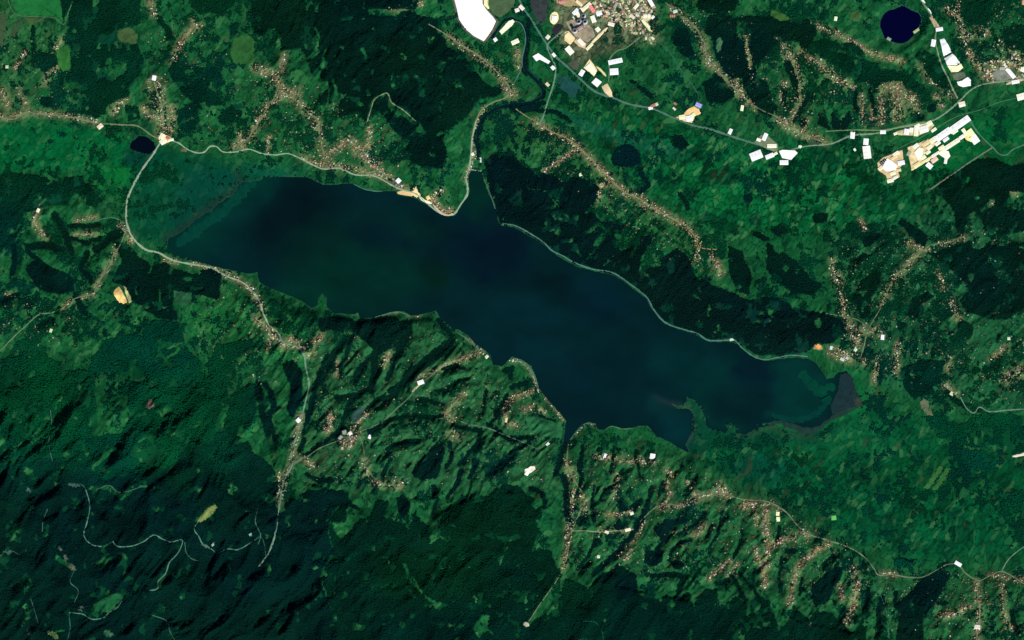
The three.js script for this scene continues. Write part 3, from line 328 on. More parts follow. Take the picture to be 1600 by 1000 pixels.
road('mountain_track', 'pale forest track dropping from the yellow clearing', 10, [90, 134, 114], [312, 812, 305, 826, 312, 838, 318, 850, 332, 858, 340, 864, 356, 857, 372, 858, 395, 846]);
road('mountain_track', 'pale forest track along the lower edge of the oval clearing', 10, [90, 134, 114], [110, 956, 130, 958, 146, 966, 165, 963, 172, 956, 185, 948, 192, 938]);
road('country_road', 'straight pale road at the right edge east of the lake', 12, [110, 140, 120], [1500, 620, 1512, 640, 1522, 645, 1530, 636, 1545, 643, 1570, 641, 1600, 639, 1640, 638]);
road('main_road', 'northern road from the eastern suburb to the halls', 12, [110, 140, 90], [1290, 205, 1335, 203, 1380, 203, 1410, 197, 1445, 190]);
road('lane', 'curving lane between field and river south of the ridge houses', 10, [80, 110, 90], [756, 280, 764, 298, 774, 326]);
road('lane', 'lane along the headland spur to the southern shore tip', 11, [92, 122, 96], [440, 740, 470, 716, 482, 714]);
road('lane', 'lane down the east hamlet hill towards the lake', 10, [110, 124, 92], [1290, 490, 1316, 494, 1340, 500, 1352, 512, 1350, 540, 1344, 560]);
road('lane', 'thin lane through the deep green bottom-edge forest', 9, [24, 84, 62], [910, 970, 930, 972, 940, 985, 944, 1010]);

road('lane', 'pale lane from the causeway fork down to the left edge', 10, [104, 132, 98], [198, 355, 190, 378, 178, 400, 166, 424, 154, 442, 145, 459, 128, 463, 112, 469, 98, 481, 82, 488, 60, 492, 44, 506, 28, 520, 14, 534, 0, 548, -20, 560]);
road('lane', 'short lane branching west from the causeway fork', 9, [80, 122, 90], [194, 356, 188, 345, 176, 340, 160, 342, 145, 346]);
road('mountain_track', 'dim forest track joining the zigzag track to the valley road', 9, [58, 96, 82], [395, 846, 408, 838, 414, 850, 416, 868]);
road('mountain_track', 'dim track along the low left corner of the mountain', 8, [56, 94, 84], [50, 935, 55, 950, 62, 974]);
road('mountain_track', 'dim straight track near the left corner below the green oval', 8, [44, 92, 84], [110, 958, 111, 980, 107, 1000, 106, 1020]);
road('mountain_track', 'dim track between the bare mountain patches and the bend', 9, [56, 94, 84], [118, 757, 128, 756, 135, 762]);
road('mountain_track', 'dim track linking the two pale bends of the mountain track', 8, [44, 84, 72], [160, 853, 168, 851, 178, 845]);
road('country_road', 'thin lane over the western meadows near the far left road', 8, [60, 110, 74], [52, 178, 50, 160, 36, 148, 24, 120, 20, 108, 10, 104]);
road('ridge_road', 'pale ridge lane through the lower spurs south of the plateau', 9, [96, 122, 88], [560, 674, 568, 700, 572, 726, 586, 748, 600, 756, 622, 756, 640, 745]);
road('ridge_road', 'pale lane along the spur between headland and inlet', 9, [92, 122, 92], [682, 655, 705, 652, 730, 662, 760, 668, 790, 680, 815, 690, 840, 700, 856, 694]);
road('ridge_road', 'lane along the village ridge south of the inlet', 9, [124, 130, 92], [888, 694, 886, 722, 896, 748, 914, 780, 906, 800, 894, 828, 888, 858, 880, 888, 866, 912, 846, 940, 826, 970]);
road('ridge_road', 'lane along the hill crest north-east of the lake end', 9, [116, 124, 90], [1352, 520, 1376, 480, 1388, 452, 1404, 426, 1434, 398, 1452, 384, 1480, 378, 1508, 368]);
road('ridge_road', 'hill lane dropping west from the garden suburb', 8, [110, 120, 86], [1222, 66, 1240, 100, 1249, 130, 1250, 160, 1238, 188]);
road('shore_road', 'pale inland lane above the ribbon village north of the lake', 9, [120, 124, 90], [405, 106, 428, 118, 446, 146, 463, 158, 482, 177, 496, 188, 500, 212, 506, 242, 512, 262]);
road('lane', 'lane from the ribbon village down to the shore road', 8, [120, 124, 88], [440, 120, 430, 150, 412, 178, 402, 196, 388, 216, 366, 234]);

for (const [label, ...pts] of [['faint pale lane in the fold of the dark mountain beside the valley road', 405, 790, 400, 815, 408, 835, 404, 850], ['faint pale track high on the left mountain slope', 80, 640, 82, 668, 78, 690, 84, 720], ['faint pale track in the woods left of the bare patches', 68, 830, 70, 810, 76, 795], ['faint pale track at the left edge of the low mountain', 0, 868, 20, 860, 34, 866, 44, 858], ['faint pale track below the three bare mountain patches', 118, 890, 112, 908, 124, 922, 118, 940], ['faint pale track leading right from the mountain zigzag', 290, 846, 292, 862, 300, 872, 312, 876], ['faint pale track in the lower dark forest right of the oval', 240, 960, 262, 970, 268, 988, 274, 998], ['faint pale track across the green mountain clearings', 152, 764, 172, 758, 186, 768, 204, 766, 222, 760, 240, 758]]) road('mountain_track', label, 8, [66, 106, 92], pts);

// ---------------------------------------------------------------- the colour of the open ground, by soil and crop
const tints = [];
const tint = (shape, color, share = 1, soft = 14, plots = 1) => tints.push({ shape, color: tone(...color), share, soft, plots });
tint(poly([-160, -160, 100, -160, 100, 90, 60, 130, -160, 140]), [34, 92, 50], 1, 20, 1.2);
tint(poly([-160, 190, 150, 196, 200, 215, 215, 260, 190, 290, 120, 270, -160, 272]), [3, 88, 46], 1, 14, 0.8);
tint(poly([130, 250, 220, 262, 200, 300, 196, 320, 150, 290]), [6, 92, 42], 0.8, 10, 0.6);
tint(poly([205, 240, 260, 228, 330, 245, 400, 270, 380, 300, 280, 380, 215, 378, 200, 340, 205, 290]), [4, 70, 46], 1, 14, 0.5);
tint(poly([300, 262, 400, 268, 360, 305, 285, 360, 262, 350, 270, 310]), [0, 62, 50], 0.9, 16, 0.3);
tint(line(7, [262, 374, 290, 356, 320, 330, 345, 312, 368, 300, 378, 284]), [26, 46, 42], 0.75, 7, 0.3);
tint(line(4, [370, 270, 376, 284, 380, 292]), [20, 56, 44], 0.7, 6, 0.3);
tint(poly([380, 255, 480, 262, 470, 280, 400, 280]), [3, 78, 58], 0.9, 10, 0.4);
tint(poly([880, 160, 1000, 175, 1180, 226, 1330, 225, 1400, 290, 1460, 300, 1440, 350, 1380, 370, 1220, 370, 1130, 360, 1010, 300, 940, 240]), [6, 82, 44], 1, 24, 1.7);
tint(poly([1040, 250, 1200, 250, 1340, 260, 1360, 330, 1220, 345, 1120, 350]), [8, 91, 47], 0.8, 24, 1.7);
tint(poly([870, 170, 960, 200, 1080, 235, 1060, 250, 940, 215, 880, 190]), [14, 80, 58], 0.8, 10, 0.8);
tint(poly([870, 115, 910, 135, 900, 153, 872, 140]), [28, 72, 66], 0.9, 4, 0.4);
tint(poly([1440, 200, 1760, 140, 1760, 220, 1600, 224, 1540, 300, 1440, 290]), [3, 88, 44], 0.9, 14, 0.7);
tint(poly([480, 500, 690, 500, 780, 590, 870, 660, 880, 760, 700, 780, 470, 760, 480, 620]), [33, 87, 52], 0.9, 24, 1);
tint(poly([870, 680, 1070, 710, 1330, 850, 1420, 900, 1600, 910, 1600, 1000, 1340, 1000, 1080, 920, 880, 900]), [29, 88, 50], 0.9, 24, 1);
tint(poly([1080, 660, 1100, 672, 1150, 680, 1270, 684, 1350, 640, 1420, 640, 1480, 700, 1760, 720, 1760, 860, 1560, 870, 1460, 880, 1340, 850, 1240, 790, 1140, 740, 1080, 715]), [4, 76, 44], 1, 20, 1.3);
tint(poly([1460, 700, 1600, 720, 1600, 790, 1500, 770, 1380, 770, 1330, 730]), [4, 68, 36], 0.7, 24, 0.8);
tint(poly([1220, 670, 1290, 665, 1360, 640, 1400, 660, 1420, 690, 1350, 720, 1250, 710]), [10, 86, 50], 0.8, 14, 0.7);
tint(line(5, [1284, 672, 1310, 656, 1340, 643, 1352, 636, 1345, 610, 1335, 585, 1325, 578]), [10, 96, 50], 0.8, 6, 0.3);
tint(poly([1180, 700, 1260, 740, 1200, 760, 1130, 735]), [2, 66, 52], 0.7, 18, 0.5);
tint(poly([1290, 380, 1400, 350, 1500, 300, 1620, 320, 1640, 640, 1480, 640, 1370, 600, 1320, 540]), [26, 84, 52], 0.85, 24, 1);
tint(poly([390, 60, 480, 90, 560, 180, 640, 260, 600, 290, 470, 270, 400, 240, 270, 230, 240, 130, 330, 100]), [24, 88, 48], 0.8, 24, 1);
tint(poly([770, 170, 840, 180, 940, 260, 1020, 320, 1090, 400, 1040, 380, 930, 310, 860, 270, 800, 240]), [34, 90, 48], 0.8, 14, 0.9);
tint(poly([330, 430, 420, 470, 500, 490, 480, 560, 430, 560, 300, 520, 290, 480]), [22, 90, 44], 0.8, 18, 0.9);
tint(poly([860, -60, 1010, -60, 1030, 60, 980, 70, 900, 100, 870, 60]), [104, 110, 84], 0.85, 12, 1.6);
tint(poly([824, -20, 860, -20, 852, 36, 842, 40, 826, 14]), [48, 58, 56], 0.9, 4, 0.5);
tint(poly([804, -20, 826, -20, 838, 30, 860, 70, 850, 90, 828, 60, 812, 30]), [6, 74, 44], 0.9, 6, 0.5);
tint(poly([1520, 90, 1620, 90, 1620, 126, 1530, 130]), [78, 100, 72], 0.7, 10, 1.2);
tint(poly([195, 232, 250, 236, 225, 262, 190, 258]), [0, 52, 44], 0.8, 8, 0.3);
tint(poly([0, 20, 12, 18, 10, 75, -60, 80, -60, 20]), [50, 82, 54], 0.8, 5, 0.4);
tint(poly([30, 26, 45, 30, 22, 60, 12, 56]), [46, 78, 54], 0.7, 4, 0.3);
tint(poly([1060, 640, 1085, 645, 1098, 668, 1082, 712, 1074, 705]), [3, 54, 44], 0.95, 5, 0.2);
tint(poly([1066, 612, 1100, 632, 1112, 662, 1160, 672, 1270, 676, 1300, 660, 1320, 665, 1270, 694, 1150, 692, 1086, 712, 1076, 690]), [4, 58, 44], 0.75, 10, 0.4);
tint(line(3, [1082, 648, 1084, 672, 1074, 692]), [44, 66, 58], 0.7, 4, 0.2);
tint(line(3, [1150, 684, 1180, 676, 1200, 668, 1235, 678, 1270, 684]), [34, 66, 48], 0.8, 5, 0.3);
tint(blob(1090, 712, 9, 5), [46, 64, 50], 0.7, 4, 0.3);

// ---------------------------------------------------------------- height and colour at every node
function woodAt(u, v) {                                     // the edge of a wood is never straight, and glades open in it
  const id = look(wood, u + 10 * (fbm(u / 18, v / 18, 4) - 0.5), v + 10 * (fbm(u / 18 + 20, v / 18, 4) - 0.5));
  return id && fbm(u / 15 + 60, v / 15, 4) > woods[id].glade ? 0 : id;
}
function plotAt(u, v) {                                     // where a point lies in the patchwork of parcels
  const wu = u + 7 * (noise(u / 16, v / 16) - 0.5) + 30 * (noise(u / 90, v / 90) - 0.5), wv = v + 7 * (noise(u / 16 + 31, v / 16) - 0.5) + 30 * (noise(u / 90 + 8, v / 90) - 0.5);
  return [wu, wv, (wu * 0.83 + wv * 0.56) / 6.2, (wv * 0.83 - wu * 0.56) / 13];
}
// how far woods have broken up into copses and clearings, by district
const mixed = new Float32Array(N);
for (const [shape, share] of [
  [poly([1290, 370, 1420, 340, 1480, 280, 1640, 250, 1640, 640, 1480, 640, 1370, 600, 1310, 540]), 0.1], [poly([250, 0, 490, 0, 490, 160, 420, 235, 270, 230, 240, 120]), 0.06], [poly([-20, 60, 110, 60, 130, 170, -20, 180]), 0.05], [poly([-20, 330, 190, 340, 180, 460, 240, 540, -20, 560]), 0.1],
  [poly([400, 60, 600, 170, 720, 230, 690, 310, 560, 280, 400, 240]), 0.06], [poly([1040, -20, 1260, -20, 1350, 130, 1340, 215, 1190, 170, 1080, 120]), 0.1], [poly([1440, -20, 1620, -20, 1620, 120, 1500, 110]), 0.07], [poly([780, 180, 840, 240, 930, 290, 1130, 400, 1140, 450, 1060, 420, 960, 380, 860, 290, 760, 250]), 0.13],
  [poly([480, 500, 690, 500, 870, 660, 880, 770, 480, 770]), 0], [poly([870, 740, 1110, 800, 1340, 860, 1340, 960, 880, 910]), 0.02], [poly([1340, 880, 1620, 890, 1620, 1020, 1330, 1020]), 0.06], [poly([260, 420, 420, 470, 440, 570, 300, 560]), 0.02], [poly([1130, 380, 1300, 400, 1310, 500, 1180, 470]), 0.1], [poly([690, 190, 800, 160, 830, 250, 750, 260, 690, 280]), 0.08], [poly([1080, 660, 1620, 640, 1620, 880, 1340, 850, 1120, 750]), 0.02], [poly([950, 60, 1080, 100, 1180, 220, 1000, 160]), 0.03],
]) over(shape, 20, (k, u, v, s) => { mixed[k] = Math.max(mixed[k], share * smooth(20, -10, s)); });
for (const r of roads) { for (const [u, v] of r.pts) for (let j = -1; j <= 1; j++) for (let i = -1; i <= 1; i++) { if (r.width < 12 && r.name !== 'mountain_track' && hash(Math.round(u), Math.round(v)) < 0.3) continue; const x = Math.round(u + i - U0), y = Math.round(v + j - V0); if (x >= 0 && y >= 0 && x < RW && y < RH) clear[y * RW + x] = 1; } }
const westMarsh = line(2, [264, 384, 300, 352, 350, 314, 372, 290, 392, 279]), eastMarsh = line(2, [1090, 640, 1108, 670, 1160, 676, 1220, 664, 1270, 680, 1340, 640]);
for (const w of waters) over(w, 40, (k, u, v, s) => {
  const marsh = w === lakeShape ? Math.max(smooth(60, 10, signedDistance(westMarsh, u, v)), smooth(30, 0, signedDistance(eastMarsh, u, v))) : 0;
  wet[k] = Math.min(wet[k], s + (1.6 + 15 * marsh) * (fbm(u / (6 + 8 * marsh), v / (6 + 8 * marsh), 3) - 0.5));
});
{
  const relief = new Float32Array(N), size = new Float32Array(N).fill(32), gully = new Float32Array(N);
  for (const [shape, amp, soft, wave] of hills) over(shape, soft, (k, u, v, s) => { const a = amp * smooth(soft, -soft, s); if (shape === hills[1][0]) relief[k] += a; else if (a > relief[k]) { size[k] = wave; relief[k] = a; } });
  for (const r of ravines) over(r, 9, (k, u, v, s) => { gully[k] = Math.max(gully[k], smooth(9, -r.r, s)); });
  for (let j = 0; j < NZ; j++) for (let i = 0; i < NX; i++) {
    const k = j * NX + i, u = U0 + i * STEP, v = V0 + j * STEP, a = relief[k];
    let h = 3 + 2 * noise(u / 40, v / 40);
    if (a > 0.5) {
      const wu = u + 22 * (noise(u / 60 + 5, v / 60) - 0.5), wv = v + 22 * (noise(u / 60, v / 60 + 9) - 0.5), p = (wu + 0.75 * wv) / (size[k] > 50 ? 58 : 26), q = (wv - 0.75 * wu) / (size[k] > 50 ? 92 : 44);
      const ridge = 1 - Math.abs(2 * noise(p, q) - 1), spur = 1 - Math.abs(2 * noise(p * 2.3 + 7, q * 2.1) - 1), rib = 1 - Math.abs(2 * noise(p * 4.7, q * 4.1 + 3) - 1);
      h += a * (0.22 + 0.42 * ridge + 0.24 * spur + 0.1 * rib);
    }
    h -= gully[k] * Math.min(45, h * 0.5);
    const s = wet[k];
    h = s < 0 ? Math.max(-4, s * 1.2 - 0.3) : lerp(0.9, h, smooth(-0.5, 14, s)) ;
    height[k] = h;
  }
  const meadow = tone(20, 84, 46);
  for (let k = 0; k < N; k++) cover.set(meadow, k * 3);
  const plots = new Float32Array(N).fill(1);
  for (const t of tints) over(t.shape, t.soft, (k, u, v, s) => {
    const a = t.share * smooth(t.soft, -t.soft, s + 5 * (fbm(u / 9, v / 9, 2) - 0.5));
    for (let c = 0; c < 3; c++) cover[k * 3 + c] = lerp(cover[k * 3 + c], t.color[c], a);
    plots[k] = lerp(plots[k], t.plots, a);
  });
  const dust = tone(112, 126, 86), lane = tone(150, 146, 106);
  for (const w of villages) for (const s of w.shapes) over(s, 6, (k, u, v, d) => { const a = w.density < 0.04 ? 0 : 0.6 * smooth(6, -3, d) * (0.35 + 1.1 * noise(u / 2.2, v / 2.2)) * (0.5 + noise(u / 8, v / 8)), b = s.r ? 0.75 * smooth(2, 0, d + s.r) * (0.5 + 0.8 * noise(u / 4, v / 4)) : 0; for (let c = 0; c < 3; c++) cover[k * 3 + c] = lerp(lerp(cover[k * 3 + c], dust[c], Math.min(0.85, a)), lane[c], b); });
  const dry = tone(62, 100, 60), damp = tone(2, 62, 42), brown = tone(66, 72, 50), floorTone = tone(2, 40, 26), glades = woods.map((w) => w && tone(...w.floor));
  for (let j = 0; j < NZ; j++) for (let i = 0; i < NX; i++) {
    const k = j * NX + i, u = U0 + i * STEP, v = V0 + j * STEP, p = plots[k], o = k * 3;
    const [wu, wv, pu, pv] = plotAt(u, v);
    const [id, edge] = cells(pu, pv), [id2] = cells(wu / 19 + 50, wv / 19);
    const bright = 1.07 + p * (0.5 * (id - 0.5) + 0.35 * (id2 - 0.5)) + 0.3 * (fbm(u / 26, v / 26) - 0.5) + 0.2 * (noise(u / 3.1, v / 3.1) - 0.5);
    const d = p * smooth(0.72, 1, id) * 0.3, e = p * smooth(0.3, 0.02, id2) * 0.4, br = p > 0.7 && id > 0.2 && id < 0.222 ? 0.35 : 0;
    for (let c = 0; c < 3; c++) {
      let x = lerp(lerp(cover[o + c], dry[c], d), damp[c], e);
      x = lerp(x, brown[c], br);
      cover[o + c] = Math.max(0.001, x * bright * (c === 2 ? 0.92 : 1));
    }
    const hedge = 1 - 0.4 * Math.min(1.5, p) * smooth(0.2, 0.05, edge);
    for (let c = 0; c < 3; c++) cover[o + c] *= hedge;
    if (look(wood, u, v) && !(id > 0.86)) for (let c = 0; c < 3; c++) cover[o + c] = lerp(cover[o + c], glades[look(wood, u, v)][c], 0.85);
    if (woodAt(u, v)) for (let c = 0; c < 3; c++) cover[o + c] = floorTone[c];
    const s = wet[k];
    if (s < 1.5) for (let c = 0; c < 3; c++) cover[o + c] = lerp(cover[o + c], [0.03, 0.07, 0.04][c], smooth(1.5, -1, s) * 0.6);
  }
}
{
  // one sheet of ground; its outer rows run on far beyond what the survey shows
  const far = [40, 80, 160, 320, 640, 1280, 2400, 4200], pos = new Float32Array(N * 3), uv = new Float32Array(N * 2), index = new Uint32Array((NX - 1) * (NZ - 1) * 6);
  const stretch = (i, n) => (i < 8 ? -far[7 - i] : i >= n - 8 ? far[i - n + 8] : 0);
  for (let j = 0, k = 0, f = 0; j < NZ; j++) for (let i = 0; i < NX; i++, k++) {
    const rim = Math.max(9 - i, i - NX + 10, 9 - j, j - NZ + 10);   // beyond the survey: plain wooded meadow
    if (rim > 0) { const f = 0.85 + 0.3 * noise(i / 3, j / 3); for (let c = 0; c < 3; c++) cover[k * 3 + c] = lerp(cover[k * 3 + c], [0.003, 0.042, 0.016][c] * f, Math.min(1, rim / 2)); height[k] = lerp(height[k], 4, Math.min(1, rim / 2)); }
    pos.set([X(U0 + i * STEP + stretch(i, NX)), height[k], Z(V0 + j * STEP + stretch(j, NZ))], k * 3);
    uv.set([pos[k * 3] / 400, pos[k * 3 + 2] / 400], k * 2);
    if (i < NX - 1 && j < NZ - 1) { index.set([k, k + NX, k + 1, k + 1, k + NX, k + NX + 1], f); f += 6; }
  }
  const g = new THREE.BufferGeometry();
  g.setAttribute('position', new THREE.BufferAttribute(pos, 3));
  g.setAttribute('color', new THREE.BufferAttribute(cover, 3));
  g.setAttribute('uv', new THREE.BufferAttribute(uv, 2));
  g.setIndex(new THREE.BufferAttribute(index, 1));
  g.computeVertexNormals();
  tag(place(new THREE.Mesh(g, painted), 'ground'), 'green valley ground of meadows and small fields between the woods', '', { kind: 'structure' });
}

// ---------------------------------------------------------------- water surfaces
function waterSheet(name, label, box, step, y, colorAt, rough = 0.28) {
  const [u0, v0, u1, v1] = box, nx = Math.ceil((u1 - u0) / step) + 1, nz = Math.ceil((v1 - v0) / step) + 1, g = new THREE.PlaneGeometry((nx - 1) * step * M, (nz - 1) * step * M, nx - 1, nz - 1);
  g.rotateX(-Math.PI / 2);
  g.translate(X(u0 + ((nx - 1) * step) / 2), y, Z(v0 + ((nz - 1) * step) / 2));
  const c = new Float32Array(nx * nz * 3);
  for (let j = 0; j < nz; j++) for (let i = 0; i < nx; i++) c.set(colorAt(u0 + i * step, v0 + j * step), (j * nx + i) * 3);
  g.setAttribute('color', new THREE.BufferAttribute(c, 3));
  const o = new THREE.Mesh(g, material({ vertexColors: true, roughness: rough, ior: 1.33, specularIntensity: 0.25 }));
  return tag(place(o, name), label, '', { kind: 'structure' });
}
// the lake is turbid: algae, sediment and depth give it patches of their own colour
const lakeTints = [[blob(460, 345, 76, 66, 0), [0, 24, 27], 40], [blob(420, 300, 60, 36), [0, 24, 28], 30], [poly([255, 395, 300, 345, 372, 285, 440, 276, 424, 300, 396, 335, 380, 380, 378, 430, 300, 420]), [0, 40, 40], 30], [poly([250, 395, 300, 345, 375, 285, 418, 276, 412, 298, 380, 325, 332, 372, 310, 402, 264, 396]), [0, 52, 43], 28], [blob(560, 420, 120, 70, -10), [0, 42, 34], 50], [blob(470, 460, 50, 18), [0, 48, 38], 14],
  [blob(680, 420, 16, 30), [3, 34, 26], 14], [blob(700, 380, 60, 26, 20), [0, 28, 34], 30], [blob(765, 400, 50, 40, 30), [0, 26, 36], 34], [blob(745, 300, 14, 40), [0, 42, 34], 12], [blob(790, 380, 26, 24), [0, 23, 33], 22], [blob(860, 450, 30, 24), [0, 25, 28], 22], [blob(830, 510, 70, 50, 20), [0, 39, 43], 40], [blob(940, 470, 40, 30, 20), [0, 34, 42], 30],
  [blob(930, 600, 60, 50), [0, 35, 40], 40], [blob(1050, 560, 18, 16), [0, 24, 28], 18], [blob(1075, 575, 60, 34, 20), [0, 43, 43], 28], [blob(1130, 590, 30, 24), [0, 45, 43], 22], [blob(1060, 665, 24, 26), [0, 48, 50], 16], [blob(1160, 640, 50, 28), [0, 36, 38], 24], [blob(1190, 580, 40, 18), [0, 28, 36], 20], [blob(1235, 610, 26, 34), [0, 44, 48], 18], [blob(600, 370, 60, 20, 10), [0, 32, 36], 22],
  [line(3, [1028, 624, 1045, 630, 1062, 634, 1076, 636]), [32, 52, 50], 8], [line(6, [1020, 628, 1040, 640, 1060, 645]), [6, 45, 46], 12], [blob(660, 360, 30, 14), [2, 38, 34], 14], [blob(1240, 572, 40, 12), [0, 52, 46], 14], [blob(1262, 612, 44, 42), [0, 49, 43], 22], [blob(1230, 648, 34, 9), [0, 52, 46], 10], [line(10, [1090, 620, 1112, 660, 1150, 668]), [0, 46, 42], 12]];
waterSheet('lake', 'long dark teal reservoir lake lying diagonally across the middle', [254, 258, 1362, 722], 4, 0, (u, v) => {
  const c = tone(0, 35, 38, 1);
  for (const [s, rgb, soft] of lakeTints) { const a = smooth(soft, -soft * 0.7, signedDistance(s, u, v) + 26 * (fbm(u / 26, v / 26, 4) - 0.5)); if (a > 0) { const t = tone(...rgb, 1); for (let k = 0; k < 3; k++) c[k] = lerp(c[k], t[k], a); } }
  const f = 0.72 + 0.56 * fbm(u / 40 + 0.4 * fbm(u / 15, v / 15), v / 26, 4);
  return c.map((x) => x * 0.72 * f);
});
waterSheet('round_lake', 'round near-black lake among the woods at the upper right', [1368, 2, 1448, 74], 4, 0, () => tone(0, 0, 36, 1), 0.2);
waterSheet('marsh_pond', 'dark navy pond beside the causeway junction on the left', [199, 208, 248, 246], 3.5, 0, () => tone(0, 10, 21, 1), 0.25);
{
  const r = curve(riverLine, 3), p = [], idx = [];
  r.forEach(([u, v], i) => { const a = r[Math.max(0, i - 1)], b = r[Math.min(r.length - 1, i + 1)], l = Math.hypot(b[0] - a[0], b[1] - a[1]), nx = (-(b[1] - a[1]) / l) * 3, ny = ((b[0] - a[0]) / l) * 3; p.push(X(u + nx), 0.05, Z(v + ny), X(u - nx), 0.05, Z(v - ny)); if (i) idx.push(2 * i - 2, 2 * i, 2 * i - 1, 2 * i - 1, 2 * i, 2 * i + 1); });
  const g = new THREE.BufferGeometry();
  g.setAttribute('position', new THREE.Float32BufferAttribute(p, 3));
  g.setIndex(idx);
  g.computeVertexNormals();
  tag(place(new THREE.Mesh(g, paint(tone(0, 34, 40, 1.4), 0.3)), 'river'), 'dark winding river from the dam up past the white pond', '', { kind: 'structure' });
}

// ---------------------------------------------------------------- roads, laid on the ground
function noiseTexture(n, f) {
  const d = new Uint8Array(n * n * 4);
  for (let y = 0; y < n; y++) for (let x = 0; x < n; x++) { const v = Math.round(255 * clamp(f(x / n, y / n), 0, 1)); d.set([v, v, v, 255], (y * n + x) * 4); }
  const t = new THREE.DataTexture(d, n, n); t.wrapS = t.wrapT = THREE.RepeatWrapping; t.magFilter = THREE.LinearFilter; t.needsUpdate = true; return t;
}
const periodic = (x, y, f) => { const h = (i, j) => hash(((i % f) + f) % f + 900, ((j % f) + f) % f); const px = x * f, py = y * f, ix = Math.floor(px), iy = Math.floor(py), s = px - ix, t = py - iy; return lerp(lerp(h(ix, iy), h(ix + 1, iy), s), lerp(h(ix, iy + 1), h(ix + 1, iy + 1), s), t); };
const wear = noiseTexture(128, (x, y) => 0.5 + 0.5 * (0.65 * periodic(x, y, 6) + 0.35 * periodic(x, y, 24)));
roads.forEach((r, n) => {
  const p = [], uv = [], idx = [], lift = 1.6 + n * 0.03, half = r.width / 2 / M;
  let run = 0;
  r.pts.forEach(([u, v], i) => {
    const a = r.pts[Math.max(0, i - 1)], b = r.pts[Math.min(r.pts.length - 1, i + 1)], l = Math.hypot(b[0] - a[0], b[1] - a[1]) || 1, nx = -(b[1] - a[1]) / l, ny = (b[0] - a[0]) / l;
    if (i) run += Math.hypot(u - r.pts[i - 1][0], v - r.pts[i - 1][1]);
    const w = half * (0.62 + 0.66 * noise(i / 2.3, n * 7)) * (0.8 + 0.4 * noise(i / 14, n * 5 + 2)), mid = ground(u, v), y = Math.max(mid, ground(u + nx * w, v + ny * w), ground(u - nx * w, v - ny * w), 0.4) + lift;
    // a low embankment: verge, carriageway, verge
    p.push(X(u + nx * w * 1.5), y - 3, Z(v + ny * w * 1.5), X(u + nx * w), y, Z(v + ny * w), X(u - nx * w), y, Z(v - ny * w), X(u - nx * w * 1.5), y - 3, Z(v - ny * w * 1.5));
    for (const s of [0, 0.2, 0.8, 1]) uv.push(run / 6, s);
    if (i) for (let k = 0; k < 3; k++) { const o = 4 * (i - 1) + k, q = 4 * i + k; idx.push(o, q, o + 1, o + 1, q, q + 1); }
  });
  const g = new THREE.BufferGeometry();
  g.setAttribute('position', new THREE.Float32BufferAttribute(p, 3));
  g.setAttribute('uv', new THREE.Float32BufferAttribute(uv, 2));
  g.setIndex(idx);
  g.computeVertexNormals();
  tag(place(new THREE.Mesh(g, material({ map: wear, color: new THREE.Color().setRGB(...tone(...r.color, 0.95)) })), r.name), r.label, '', { kind: 'structure' });
});

